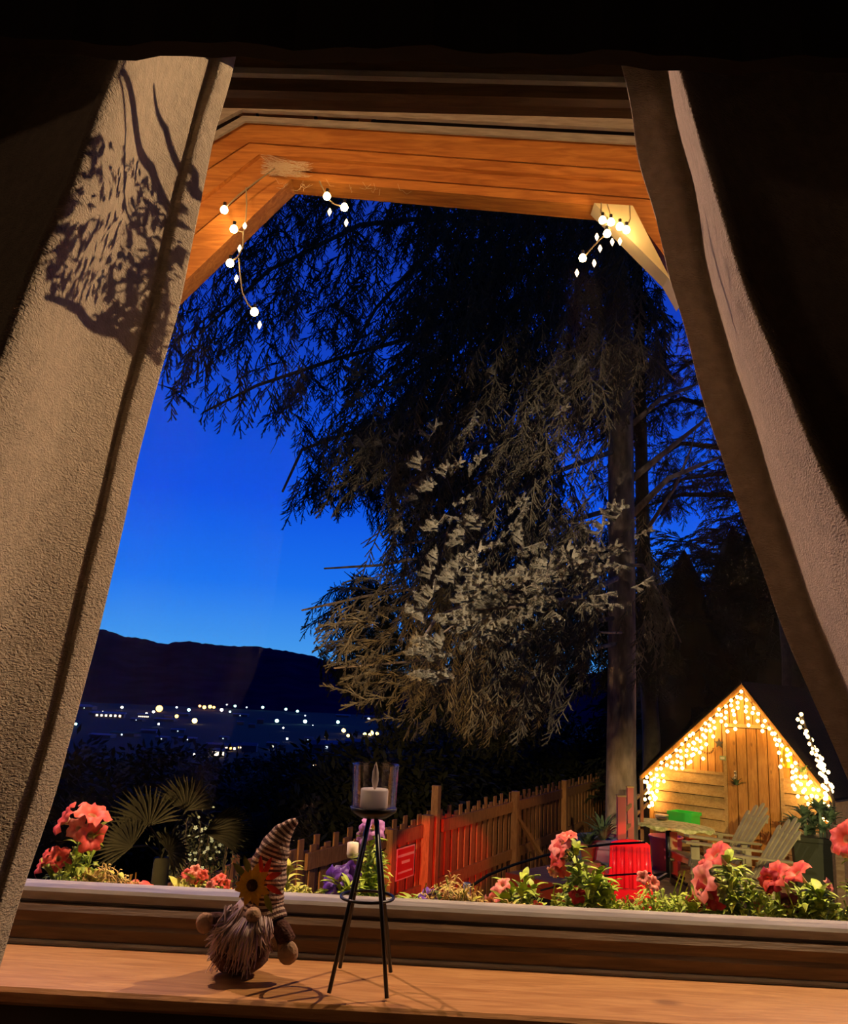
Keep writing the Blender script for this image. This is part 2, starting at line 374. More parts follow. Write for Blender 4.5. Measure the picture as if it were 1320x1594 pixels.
# ================================================================== PORCH ROOF
porch = thing('porch_roof', 'orange timber porch roof beam with a sloping board at its corner, hung with lights', 'porch roof', (0, 2.98, CZ + 2.0))
e = [[(250, 474), (453, 279), (1090, 334)], [(250, 408), (424, 262), (1090, 315)], [(250, 356), (403, 240), (1090, 288)],
     [(250, 310), (388, 221), (1090, 272)], [(250, 265), (381, 188), (1090, 229)], [(250, 252), (378, 180), (1090, 217)]]
def strip(a, b, y, th, m_, name='beam_board'):
    for k in (0, 1):
        q = [PY(*a[k], y), PY(*a[k + 1], y), PY(*b[k + 1], y), PY(*b[k], y)]
        s = MB(); s.prism(q, (0, th, 0)); s.build(name, m_, porch)
yb = 2.94
def lift(q, v): return [(x, y - v) for x, y in q]
strip(e[0], lift(e[1], -2.5), yb, .10, W_BEAM); strip(e[1], lift(e[2], -3), yb + .03, .09, W_BEAM); strip(e[2], lift(e[3], -2.5), yb + .004, .10, W_BEAM); strip(e[3], lift(e[4], -3), yb + .03, .09, W_BEAM)
strip(lift(e[0], 4), lift(e[4], 0), yb + .14, .03, W_DARK, 'backing_board')
strip(e[4], e[5], yb - .012, .012, GREYST, 'drip_edge')
e6 = [[(250, 236), (376, 170), (1090, 206)], [(250, 214), (372, 152), (1090, 184)], [(250, 196), (366, 138), (1090, 172)]]
strip(lift(e[5], 2), e6[0], yb + .22, .03, VAL, 'gap_shade_board')  # black board standing in for the shade in the gap
strip(e6[0], e6[1], yb - .01, .02, GREYST, 'gutter_board'); strip(e6[1], e6[2], yb - .02, .03, W_BEAM, 'fascia_board')
# sloping brace painted pale, with its orange neighbour
for q, m_, y in (([(925, 316), (985, 320), (1062, 470), (1040, 432)], W_PALE, 2.90), ([(975, 318), (1030, 322), (1100, 470), (1050, 420)], W_BEAM, 2.93)):
    s = MB(); s.prism([PY(*p, y) for p in q], (0, .08, 0)); s.build('brace', m_, porch)
# roof deck planks running from the house to the beam
for k in range(15):
    x = -1.75 + k * .25
    s = MB(); s.beam((x, YO, CZ + 2.62), (x, 3.4, CZ + 2.36), .235, .02); s.build('roof_plank', W_BEAM, porch)
for x in (-1.2, -.4, .4, 1.2):
    s = MB(); s.beam((x, YO, CZ + 2.56), (x, 3.06, CZ + 2.34), .05, .10); s.build('rafter', W_BEAM, porch)
# two posts carry the porch (outside the view)
for x in (-1.9, 1.95):
    s = MB(); s.box((x, 3.02, .35), (.12, .12, 5.1)); s.build('post', W_BEAM, porch)
# porch lamps hanging from the roof
for LA, sd_ in ((LA1, 'left'), (LA2, 'right')):
    pl = thing('porch_lamp', 'unseen black shaded lamp hanging under the %s end of the porch roof' % sd_, 'lamp', LA, 'porch lamps under the roof')
    s = MB(); s.tube([LA + V((0, 0, .06)), LA + V((0, 0, .60))], .006, 6); s.build('cord', BLACK, pl)
    s = MB(); s.lathe([(.015, .09), (.03, .075), (.07, .04), (.105, .0), (.102, -.002), (.068, .035), (.028, .07)], 20, Matrix.Translation(LA + V((0, 0, .02)))); s.build('lamp_shade', BLACK, pl)
# added unseen sprigs by the lamps, laid out to cast the curtain shadows
from mathutils.bvhtree import BVHTree
def hit(o, px, py):
    me = o.data; t = BVHTree.FromPolygons([v_.co for v_ in me.vertices], [p_.vertices for p_ in me.polygons]); d_ = ray(px, py)
    h_ = t.ray_cast(V((0, 0, CZ)), d_)[0]; return h_ if h_ is not None else PY(px, py, .9)
BVL = BVHTree.FromPolygons([v_.co for v_ in CL_.data.vertices], [p_.vertices for p_ in CL_.data.polygons])
BVR = BVHTree.FromPolygons([v_.co for v_ in CR_.data.vertices], [p_.vertices for p_ in CR_.data.polygons])
def toward(px, py, t, LA=LA2, T=BVL):
    h_ = T.ray_cast(V((0, 0, CZ)), ray(px, py))[0]; return LA.lerp(h_ if h_ is not None else PY(px, py, .92), t)
rs_ = random.Random(12); sp = MB(); SPT = .27
SPOLY = [(150, 175), (205, 235), (250, 300), (268, 400), (244, 552), (205, 525), (130, 480), (70, 450), (85, 350), (112, 260)]
for k in range(1500):
    x = rs_.uniform(60, 275); y = rs_.uniform(175, 560)
    ins = False; jj = len(SPOLY) - 1
    for ii in range(len(SPOLY)):
        if (SPOLY[ii][1] > y) != (SPOLY[jj][1] > y) and x < (SPOLY[jj][0] - SPOLY[ii][0]) * (y - SPOLY[ii][1]) / (SPOLY[jj][1] - SPOLY[ii][1]) + SPOLY[ii][0]: ins = not ins
        jj = ii
    if not ins or (y < 330 and x < 190 and rs_.random() < .6): continue
    if noise.noise(V((x * .04, y * .04, 1))) < -.28: continue
    c_ = toward(x, y, SPT + rs_.uniform(-.01, .01)); d_ = V((rs_.uniform(-1, 1), rs_.uniform(-1, 1), rs_.uniform(-1.4, -.1))).normalized(); s_ = frame_of(d_)[0] * .0015; l_ = rs_.uniform(.003, .008)
    sp.add([c_, c_ + d_ * l_ * .5 + s_, c_ + d_ * l_, c_ + d_ * l_ * .5 - s_], [(0, 1, 2, 3)])
for pts_, r_ in ([((66, 462), (120, 482), (180, 520), (243, 566)), .0019], [((243, 566), (256, 480), (235, 380), (190, 250), (178, 120)), .0008], [((186, 110), (206, 180), (232, 260), (262, 330)), .0026], [((236, 130), (255, 200), (285, 270), (300, 305)), .0018], [((285, 285), (300, 300), (311, 308)), .0028]):
    sp.tube([toward(x, y, SPT) for x, y in pts_], [r_ * .5] + [r_] * (len(pts_) - 2) + [r_ * .7], 5)
q_ = toward(178, 120, SPT); sp.tube([q_, V((q_.x, q_.y, CZ + 2.5))], .0006, 4)
tag(sp.build('shadow_sprig', mat('shadow_sprig', (.12, .07, .03), .9)), 'added unseen sprig near the right porch lamp, shaped to shadow the left curtain', 'sprig')
sp = MB(); q_ = None
for pts_, r_ in ([((1036, 352), (1062, 366), (1098, 352)), .0016], [((1046, 440), (1075, 446), (1104, 436)), .0030], [((1100, 330), (1120, 420), (1150, 520)), .0020]):
    sp.tube([toward(x, y, SPT, LA1, BVR) for x, y in pts_], [r_ * .5, r_, r_ * .7], 5)
a_ = toward(1110, 380, SPT, LA1, BVR); sp.tube([toward(1098, 440, SPT, LA1, BVR), a_, V((a_.x, a_.y, CZ + 2.5))], .0006, 4)
for k in range(60):
    x = 1098 + rs_.uniform(0, 55); y = 330 + (x - 1098) * 3.4 + rs_.uniform(-50, 50); c_ = toward(x, y, SPT, LA1, BVR); d_ = V((rs_.uniform(-1, 1), rs_.uniform(-1, 1), rs_.uniform(-1.4, -.1))).normalized(); s_ = frame_of(d_)[0] * .001
    sp.add([c_, c_ + d_ * .0025 + s_, c_ + d_ * .005, c_ + d_ * .0025 - s_], [(0, 1, 2, 3)])
tag(sp.build('shadow_sprig', MATS['shadow_sprig']), 'small added unseen sprig near the left porch lamp, shaped to shadow the right curtain', 'sprig')
# cobweb in the corner of the beam
COB = mat('cobweb', (.75, .62, .45), .9)
cw = MB()
cc = PY(432, 262, 2.92)
rw = random.Random(3)
for k in range(110):
    a = PY(rw.uniform(405, 425), rw.uniform(240, 275), 2.93); b_ = PY(rw.uniform(440, 488), rw.uniform(252, 276), 2.90)
    mid = (a + b_) / 2 + V((0, -.02, -rw.uniform(0, .02))); cw.tube([a, mid, b_], .0006, 3, cap=False)
for k in range(20):
    x = rw.uniform(440, 640); a = PY(x, 285 + (x - 440) * .06, 2.93); b_ = a + V((rw.uniform(-.05, .05), -.01, rw.uniform(-.04, .03))); cw.tube([a, (a + b_) / 2 + V((0, 0, -.015)), b_], .0007, 3, cap=False)
tag(cw.build('cobweb', COB), 'pale tangled cobweb strung in the corner under the porch beam', 'cobweb', kind='stuff')
# porch string lights
def string_light(name, label, wires, bulbs, ghosts, y, rb, group):
    t = thing(name, label, 'string lights', PY(*wires[0][0], y), group)
    s = MB()
    for w_ in wires: s.tube([PY(px, py, y + (dy if False else 0)) for px, py in w_], .0028, 5)
    s.build('wire', WIREM, t)
    for px, py in bulbs:
        c = PY(px, py, y); b = MB(); b.lathe([(.001, -rb), (rb * .8, -rb * .6), (rb, 0), (rb * .75, rb * .7), (rb * .35, rb * 1.1)], 10, Matrix.Translation(c)); o = b.build('bulb', BULB2, t, True)
        b = MB(); b.lathe([(rb * .4, rb), (rb * .45, rb * 2.1), (.001, rb * 2.2)], 8, Matrix.Translation(c)); b.build('socket', BLACK, o)
    for px, py in ghosts:  # ghost reflections of the bulbs, built as small glowing shapes
        c = PY(px, py, y); b = MB(); r_ = rb * .55; b.lathe([(.0005, -r_ * 2), (r_ * .7, -r_ * .8), (r_, .2 * r_), (r_ * .3, r_ * 1.8), (.0005, r_ * 2)], 8, Matrix.Translation(c)); b.build('bulb', BULB_GHOST, t, True)
    return t
G1 = 'string lights on the porch beam'
string_light('string_lights', 'string of warm bulbs trailing down from the left corner of the porch beam',
             [[(428, 262), (400, 282), (372, 303), (352, 322), (349, 327)], [(383, 292), (384, 320), (382, 352), (379, 362), (366, 357)], [(379, 362), (378, 385), (370, 400), (358, 409)], [(372, 402), (374, 430), (377, 455), (386, 474), (396, 484)]],
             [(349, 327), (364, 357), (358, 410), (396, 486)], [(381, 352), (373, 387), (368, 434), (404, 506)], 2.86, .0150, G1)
string_light('string_lights', 'two warm bulbs on a short wire under the middle of the porch beam',
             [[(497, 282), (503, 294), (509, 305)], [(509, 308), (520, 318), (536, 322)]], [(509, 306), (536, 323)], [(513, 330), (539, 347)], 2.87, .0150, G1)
string_light('string_lights', 'cluster of warm bulbs hanging by the pale brace of the porch',
             [[(936, 316), (935, 330), (938, 344)], [(938, 344), (950, 358), (943, 365), (925, 382), (908, 402)], [(980, 320), (981, 340), (976, 352)], [(945, 318), (950, 335), (951, 345)], [(951, 345), (964, 353), (975, 357)]],
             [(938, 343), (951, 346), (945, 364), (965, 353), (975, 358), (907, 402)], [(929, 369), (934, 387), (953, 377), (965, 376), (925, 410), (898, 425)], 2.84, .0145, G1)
# ================================================================== GNOME
gy = 1.325
FUR = mat('brown_plush', (.13, .05, .035), .95, (.08, .03, .022), 60, .6, 220)
TAN = mat('tan_felt', (.42, .27, .17), .95, (.34, .2, .13), 60, .3, 200)
HAIR = mat('grey_mauve_hair', (.66, .52, .48), .5, (.36, .25, .25), 30, stretch=(1, 1, .2))
HAIR2 = mat('violet_grey_hair', (.50, .36, .58), .55)
HATD = mat('dark_brown_knit', (.085, .035, .03), .9, bump=.5, bscale=300); HATL = mat('cream_knit', (.56, .40, .31), .9, bump=.5, bscale=300)
base = PZ(372, 1528, .85); base.y = gy
gn = thing('gnome', 'plush gnome with long mauve-grey beard and striped pointed hat on the sill', 'gnome', (base.x, gy, .85))
def GP(px, py, dy=0.0):
    return PY(px, py, gy + dy)
ps = gy / F * 1.03
b = MB(); c = GP(373, 1484); b.ball(c, (.042, .036, c.z - .8505), 18)
for v_i, v_ in enumerate(b.v):
    p = V(v_); p += (p - c).normalized() * .003 * noise.noise(p * 120); p.z = max(p.z, .8503); b.v[v_i] = tuple(p)
b.build('body', FUR, gn, True)
b = MB(); c = GP(395, 1434); b.ball(c, (.036, .034, .036), 14); b.build('head', HAIR, gn, True)
b = MB(); b.ball(GP(394, 1424, -.036), (.0115, .011, .0105), 12); b.build('nose', TAN, gn, True)
for pts, hand, rr in (([(352, 1432, 0), (341, 1433, -.008), (330, 1434, -.016)], (319, 1437, -.018), .0115), ([(424, 1430, 0), (438, 1446, -.012), (447, 1466, -.018)], (448, 1483, -.02), .013)):
    b = MB(); b.tube([GP(*p) for p in pts], [rr * .9, rr, rr * 1.05], 10); a = b.build('arm', FUR, gn, True)
    b = MB(); h = GP(*hand); b.ball(h, (rr * 1.15, rr * .9, rr * 1.25), 12)
    th = h + V((.008 if hand[0] < 380 else -.010, -.004, .008)); b.ball(th, (.005, .005, .006), 8)
    b.build('hand', TAN, a, True)
# beard: many curved tapering locks
rg = random.Random(11)
def lock(b, p0, p1, bulge, w_, side=0.0, mi=0):
    p0, p1 = V(p0), V(p1); pts = []; n = 7
    for k in range(n + 1):
        t = k / n; p = p0.lerp(p1, t); p += V((side * math.sin(math.pi * t * 1.2), -bulge * math.sin(math.pi * min(1, t * 1.15)) , 0)); pts.append(p)
    b.tube(pts, [w_ * (1 - .85 * (k / n) ** 1.5) + .0002 for k in range(n + 1)], 4, mi, cap=False)
for nm, mm, cnt, seed in (('beard', HAIR, 210, 1), ('beard_streak', HAIR2, 46, 2)):
    b = MB(); rg = random.Random(seed)
    for k in range(cnt):
        u = rg.uniform(-1, 1)
        sx_ = 393 + 30 * u; sy_ = 1420 + 8 * rg.random() + abs(u) * 4
        tx = 378 + 44 * u + rg.uniform(-10, 6) - (8 if u < 0 else 0); ty = 1516 - 46 * abs(u) ** 1.6 + rg.uniform(-34, 10)
        if u > .35: tx, ty = 405 + 14 * u + rg.uniform(-8, 6), 1470 + rg.uniform(-20, 22)
        lock(b, GP(sx_, sy_, -.026 + .01 * abs(u)), GP(tx, ty, -.036 + .028 * abs(u) ** 2 + rg.uniform(-.006, .004)), .016 + rg.uniform(0, .006), rg.uniform(.0009, .0019), rg.uniform(-.006, .006))
    for k in range(int(cnt * .9)):                      # shaggy side hair on the left
        a = (rg.uniform(350, 388), rg.uniform(1408, 1436)); q = (rg.uniform(322, 366), rg.uniform(1440, 1518))
        lock(b, GP(*a, -.01 + rg.uniform(-.012, .012)), GP(*q, -.012 + rg.uniform(-.016, .012)), .012, rg.uniform(.0009, .0017), rg.uniform(-.004, .008))
    b.build(nm, mm, gn, True)
# hat
cl = [(404, 1424, 33), (406, 1414, 31.5), (408, 1400, 30.5), (411, 1385, 29), (415, 1365, 27.5), (421, 1338, 24.5), (430, 1315, 20.5), (440, 1297, 14.5), (452, 1284, 9), (462, 1277, 4)]
nst = 88
cp = []
for k in range(nst + 1):
    s_ = (len(cl) - 1) * k / nst; a = min(int(s_), len(cl) - 2); t = s_ - a; q = [cl[a][j] + (cl[a + 1][j] - cl[a][j]) * t for j in range(3)]; cp.append(q)
# equal spacing along the length
L = [0]
for a, c in zip(cp[:-1], cp[1:]): L.append(L[-1] + math.hypot(c[0] - a[0], c[1] - a[1]))
res = []
for k in range(nst + 1):
    d = L[-1] * k / nst; i = max(j for j in range(len(L)) if L[j] <= d + 1e-9); i = min(i, nst - 1); t = (d - L[i]) / (L[i + 1] - L[i]); res.append([cp[i][j] + (cp[i + 1][j] - cp[i][j]) * t for j in range(3)])
b = MB(); nseg = 28; rings = []
for k, (x, y, r_) in enumerate(res):
    c = GP(x, y); c2 = GP(*res[min(k + 1, nst)][:2]); c1 = GP(*res[max(k - 1, 0)][:2]); d = (c2 - c1).normalized()
    d = (d * .6 + V((0, 0, 1)) * .4).normalized() if k < 50 else d
    sd = V((0, -1, 0)); xx = d.cross(sd).normalized(); yy = xx.cross(d)
    for j in range(nseg):
        a = 2 * math.pi * j / nseg; rr = r_ * ps * (1 + .035 * math.sin(3 * a + k * .25) + .03 * math.sin(k * .45))
        if k < 8: rr *= 1 + .10 * (8 - k) / 8 * (1 + .8 * math.sin(4 * a + 1))
        wv = d * (.006 * math.sin(3 * a + .6) * max(0, 14 - k) / 14)
        b.v.append(tuple(c + (xx * math.cos(a) + yy * math.sin(a) * .85) * rr + wv))
for k in range(nst):
    for j in range(nseg):
        b.f.append((k * nseg + j, k * nseg + (j + 1) % nseg, (k + 1) * nseg + (j + 1) % nseg, (k + 1) * nseg + j)); b.mi.append((k // 2) % 2)
b.f.append(tuple(nst * nseg + j for j in range(nseg))); b.mi.append(0)
b.build('hat', [HATD, HATL], gn, True)
# sunflower and leaves pinned to the hat
YEL = mat('yellow_felt_petal', (.95, .55, .03), .8, (.80, .36, .02), 60); BRN = mat('flower_heart', (.09, .035, .015), .95, bump=.8, bscale=300)
RED = mat('red_felt_leaf', (.55, .03, .02), .8); GRN = mat('olive_felt_leaf', (.22, .25, .04), .8)
def petal(L_, W_, cup=.15, n=4, curl=0.0):
    b = MB()
    for k in range(n + 1):
        t = k / n; w2 = W_ * math.sin(math.pi * min(.97, .12 + .86 * t)) * .5; z = cup * L_ * math.sin(t * math.pi * .6) - curl * L_ * t * t
        for s_ in (-1, 0, 1): b.v.append((t * L_, s_ * w2, z + (abs(s_)) * W_ * .12))
    for k in range(n):
        for s_ in (0, 1): b.f.append((k * 3 + s_, k * 3 + s_ + 1, (k + 1) * 3 + s_ + 1, (k + 1) * 3 + s_)); b.mi.append(0)
    return b
fc = GP(394, 1378, -.040)
me = petal(.022, .0115).mesh('petal', YEL, True)
fz = V((-.25, -.95, .1)).normalized(); fx = V((1, -.2, 0)).cross(fz).normalized(); fx = fz.cross(V((0, 0, 1))).normalized(); fy = fz.cross(fx)
for k in range(15):
    a = 2 * math.pi * k / 15 + .1 * math.sin(k * 5); x = fx * math.cos(a) + fy * math.sin(a); place('petal', me, gn, MX(fc + x * .004, x, fz.cross(x), fz, 1 + .2 * math.sin(k * 3)))
b = MB(); b.ball(fc - fz * -.003, (.0085, .006, .0085), 10); b.build('flower_heart', BRN, gn, True)
me = petal(.030, .010).mesh('felt_leaf', RED, True); me2 = petal(.030, .011).mesh('felt_leaf', GRN, True)
for k, (px, py, an, mm) in enumerate([(412, 1362, 70, me), (414, 1368, 20, me), (416, 1378, -25, me), (408, 1362, 100, me), (384, 1364, 130, me2), (390, 1360, 105, me2), (413, 1392, -60, me2)]):
    x = V((math.cos(R(an)), -.1, math.sin(R(an)))).normalized(); place('felt_leaf', mm, gn, MX(GP(px, py, -.037), x, fz.cross(x).normalized(), fz, .9))
# ================================================================== CANDLE STAND
cs = thing('candle_stand', 'tall black four-legged wire candle stand on the window sill', 'candle stand', PZ(562, 1528, .85))
zt = PY(582, 1272, 1.325)
legs = [((512, 1546), (572, 1273)), ((602, 1554), (583, 1273)), ((529, 1506), (577, 1270)), ((608, 1513), (588, 1270))]
top = PY(580, 1268, 1.325)
feet = [PZ(px, py, .853) for (px, py), _ in legs]
cx_ = sum((f.x for f in feet)) / 4; cy_ = sum((f.y for f in feet)) / 4
top = V((PY(581, 1270, cy_).x, cy_, PY(581, 1270, cy_).z))
for f in feet:
    b = MB(); a = top + (V((f.x, f.y, top.z)) - top) * .12; b.tube([f + V((0, 0, 0)), f.lerp(a, .5), a], .0029, 8); b.build('leg', BLACK, cs, True)
rz = PY(572, 1396, cy_).z; k = (top.z - rz) / (top.z - .853) * .88 + .12
b = MB(); rc = [top + (V((f.x, f.y, top.z)) - top) * k for f in feet]; cm = sum(rc, V()) / 4; cm.z = rz; rr = sum(((q.xy - cm.xy).length for q in rc)) / 4
b.tube([cm + V((rr * math.cos(a * math.pi / 14), rr * math.sin(a * math.pi / 14), 0)) for a in range(29)], .0022, 6, cap=False); b.build('brace_ring', BLACK, cs, True)
b = MB(); T = Matrix.Translation(top); b.lathe([(.001, -.003), (.02, -.002), (.033, .006), (.0345, .012), (.033, .0125), (.031, .008), (.001, .006)], 28, T); b.build('dish', BLACK, cs, True)
cup = MB(); cup.lathe([(.001, .0075), (.029, .0078), (.0325, .012), (.0345, .072), (.0352, .0735), (.0335, .0735), (.0328, .071), (.031, .015), (.028, .0105), (.001, .0102)], 36, T)
tag(cup.build('candle_cup', CUPG, None, True), 'clear glass cup standing in the black candle stand', 'glass')
WAX = mat('white_wax', (.72, .66, .62), .5); 
tl = thing('tealight', 'white tealight with a flame-shaped tip inside the glass cup', 'candle', top + V((0, 0, .0105)))
b = MB(); b.lathe([(.001, .0108), (.020, .0108), (.0205, .014), (.0205, .036), (.0195, .0382), (.001, .0372)], 26, T); b.build('wax_body', WAX, tl, True)
b = MB(); b.lathe([(.0012, .037), (.0035, .042), (.0052, .050), (.0045, .062), (.0015, .073), (.0003, .076)], 10, T); b.build('flame_tip', mat('flame_tip', (.55, .45, .38), .3), tl, True)
# ================================================================== GROUND, VALLEY, HILLS
GZ = CZ - 2.9
gr = MB()
xs = [-3000, -1200, -500, -200, -80, -40, -20, -12, -8, -5, -2, 0, 2, 4, 6, 9, 13, 20, 40, 80, 200, 500, 1200, 3000]
ys = [1.66, 3, 5, 7, 9, 11, 13, 16, 20, 26, 40, 70, 120, 200, 320, 500, 800, 1300, 2000, 2700]
def gh(x, y):
    side = max(0, min(1, (y - 11 - .9 * (x + 1)) / 60)) if x > -60 else max(0, min(1, (y - 8) / 60))
    far = GZ - 58 * (1 - math.exp(-max(0, y - 16 - .8 * max(-3, min(x, 6))) / 110))
    return far + (.06 * noise.noise(V((x * .5, y * .5, 0))) if y > 3 else 0)
for y in ys:
    for x in xs: gr.v.append((x, y, gh(x, y)))
w_ = len(xs)
gr.f = [(i * w_ + k, i * w_ + k + 1, (i + 1) * w_ + k + 1, (i + 1) * w_ + k) for i in range(len(ys) - 1) for k in range(w_ - 1)]
struct(gr.build('ground', SOIL, None, True))
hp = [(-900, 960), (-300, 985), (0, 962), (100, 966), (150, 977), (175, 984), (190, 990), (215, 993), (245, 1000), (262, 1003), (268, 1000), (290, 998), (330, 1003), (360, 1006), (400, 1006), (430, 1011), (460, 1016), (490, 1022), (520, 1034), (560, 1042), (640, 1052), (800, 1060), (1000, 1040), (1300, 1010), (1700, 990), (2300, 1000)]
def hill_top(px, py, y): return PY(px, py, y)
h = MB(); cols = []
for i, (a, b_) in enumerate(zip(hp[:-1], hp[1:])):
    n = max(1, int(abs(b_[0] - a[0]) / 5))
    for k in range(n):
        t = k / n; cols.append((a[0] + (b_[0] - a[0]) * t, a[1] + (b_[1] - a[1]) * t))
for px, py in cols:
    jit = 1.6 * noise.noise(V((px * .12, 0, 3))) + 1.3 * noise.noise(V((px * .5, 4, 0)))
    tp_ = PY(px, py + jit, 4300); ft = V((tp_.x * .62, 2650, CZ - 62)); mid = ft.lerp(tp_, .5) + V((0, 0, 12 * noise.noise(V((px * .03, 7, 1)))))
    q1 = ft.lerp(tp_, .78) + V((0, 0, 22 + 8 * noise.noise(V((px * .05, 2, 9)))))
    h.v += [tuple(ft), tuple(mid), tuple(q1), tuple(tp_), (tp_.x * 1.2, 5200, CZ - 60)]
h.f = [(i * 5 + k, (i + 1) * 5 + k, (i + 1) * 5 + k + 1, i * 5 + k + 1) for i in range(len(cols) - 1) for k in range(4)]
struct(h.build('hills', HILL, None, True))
# ------------------------------------------------------------------ the town in the valley
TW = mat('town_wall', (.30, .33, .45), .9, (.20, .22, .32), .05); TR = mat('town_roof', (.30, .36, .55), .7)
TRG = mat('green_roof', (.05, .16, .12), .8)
LITW = mat('lit_window', (1, .9, .7), .5, emit=(1, .78, .52), estr=4); LITC = mat('lit_window_cool', (1, 1, 1), .5, emit=(.75, .9, 1), estr=3)
LMW = mat('lamp_head_white', (1, 1, 1), .5, emit=(1, .92, .7), estr=9); LMG = mat('lamp_head_cool', (1, 1, 1), .5, emit=(.45, 1, .75), estr=7)
LMO = mat('lamp_head_orange', (1, .8, .5), .5, emit=(1, .42, .07), estr=10); LMY = mat('lamp_head_yellow', (1, .8, .5), .5, emit=(1, .66, .16), estr=8)
def ground_at(px, py):
    # where the sight line meets the valley floor
    d = ray(px, py)
    for k in range(2, 2700, 4):
        p = d * (k / d.y)
        if CZ + p.z <= gh(p.x, k): return V((p.x, k, gh(p.x, k)))
    return V((d.x / d.y * 2600, 2600, gh(0, 2600)))
rt_ = random.Random(21)
ORD = ['leftmost', 'second', 'third', 'fourth', 'fifth', 'sixth', 'seventh', 'eighth', 'ninth', 'tenth', 'eleventh', 'twelfth', 'thirteenth', 'fourteenth', 'fifteenth', 'sixteenth', 'seventeenth', 'eighteenth', 'nineteenth', 'twentieth'] + ['twenty-' + q for q in ('first', 'second', 'third', 'fourth', 'fifth', 'sixth', 'seventh', 'eighth', 'ninth')]
def number(lst, what, where):                      # lst: (px, object); labels by order from the left
    for k, (px, o) in enumerate(sorted(lst, key=lambda q: q[0])):
        o['label'] = '%s %s%s %s' % (what, ORD[k], '' if k == 0 else ' from the left', where)
by = {}
houses = [(135, 1101, 26, 6, 0, 0, 'low grey hall at the far left edge of the town'), (148, 1110, 16, 5, 0, 0, None), (128, 1098, 24, 4, 0, 0, None),
          (170, 1112, 44, 9, 1, 0, None), (224, 1114, 18, 8, 1, 0, None), (195, 1142, 40, 7, 2, 0, None), (160, 1145, 34, 6, 0, 0, None), (215, 1120, 20, 5, 0, 0, None),
          (258, 1120, 30, 5, 0, 1, None), (232, 1138, 22, 6, 0, 0, None), (277, 1137, 20, 6, 0, 2, None), (254, 1149, 20, 7, 0, 0, None), (262, 1116, 12, 5, 0, 1, None), (285, 1112, 18, 5, 0, 0, None),
          (292, 1150, 26, 6, 0, 0, None), (333, 1160, 22, 9, 0, 1, None), (338, 1171, 26, 13, 3, 1, None), (349, 1149, 14, 5, 0, 0, None), (374, 1125, 10, 6, 0, 2, None), (392, 1129, 10, 7, 0, 2, None), (375, 1113, 22, 5, 0, 0, None),
          (359, 1163, 20, 12, 4, 0, None), (371, 1162, 12, 11, 4, 0, None), (388, 1163, 22, 14, 0, 2, None), (405, 1122, 10, 9, 0, 0, None), (425, 1158, 18, 6, 0, 0, None),
          (480, 1151, 12, 9, 0, 2, None), (508, 1160, 44, 16, 0, 2, None), (492, 1162, 22, 20, 0, 0, None), (552, 1156, 26, 12, 0, 2, None), (493, 1188, 14, 16, 4, 0, None), (534, 1114, 20, 4, 0, 1, None), (575, 1117, 18, 6, 0, 0, None), (610, 1120, 20, 6, 0, 0, None)]
hdesc = {0: 'dim bluish house', 1: 'hall with a row of bright white windows', 2: 'long shed with a green roof', 3: 'house with a brightly floodlit white front', 4: 'house with a glowing orange facade'}
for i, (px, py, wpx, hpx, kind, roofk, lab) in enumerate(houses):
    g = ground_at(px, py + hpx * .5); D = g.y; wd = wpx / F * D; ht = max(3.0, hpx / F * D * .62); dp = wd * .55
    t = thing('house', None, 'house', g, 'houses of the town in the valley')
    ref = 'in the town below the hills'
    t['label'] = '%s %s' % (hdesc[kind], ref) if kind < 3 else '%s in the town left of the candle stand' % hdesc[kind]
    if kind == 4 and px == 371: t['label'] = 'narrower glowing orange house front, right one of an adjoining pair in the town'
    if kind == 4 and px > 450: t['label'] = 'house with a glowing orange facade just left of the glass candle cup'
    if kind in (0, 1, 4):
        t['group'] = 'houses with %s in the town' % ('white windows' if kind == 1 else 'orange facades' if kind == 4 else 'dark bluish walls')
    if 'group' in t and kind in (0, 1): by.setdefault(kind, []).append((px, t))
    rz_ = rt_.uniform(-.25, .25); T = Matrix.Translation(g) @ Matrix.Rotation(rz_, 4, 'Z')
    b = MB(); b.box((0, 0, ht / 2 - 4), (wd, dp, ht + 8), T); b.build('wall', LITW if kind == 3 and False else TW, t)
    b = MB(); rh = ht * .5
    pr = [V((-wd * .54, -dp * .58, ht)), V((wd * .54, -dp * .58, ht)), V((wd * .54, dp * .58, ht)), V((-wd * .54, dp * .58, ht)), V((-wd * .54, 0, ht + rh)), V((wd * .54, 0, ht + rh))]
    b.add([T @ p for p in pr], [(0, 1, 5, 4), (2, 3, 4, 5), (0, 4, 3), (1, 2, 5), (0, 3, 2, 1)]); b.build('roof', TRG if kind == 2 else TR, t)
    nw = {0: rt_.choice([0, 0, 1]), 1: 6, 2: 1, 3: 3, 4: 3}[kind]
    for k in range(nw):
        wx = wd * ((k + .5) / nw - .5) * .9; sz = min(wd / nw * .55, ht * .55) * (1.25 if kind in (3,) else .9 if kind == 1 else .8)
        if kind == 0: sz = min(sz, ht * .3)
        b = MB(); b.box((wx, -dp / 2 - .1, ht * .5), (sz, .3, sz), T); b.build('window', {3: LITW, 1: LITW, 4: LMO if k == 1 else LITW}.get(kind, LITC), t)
number(by[0], 'dim bluish house,', 'in the town')
number(by[1], 'hall with a row of bright windows,', 'in the town')
bl_ = {}
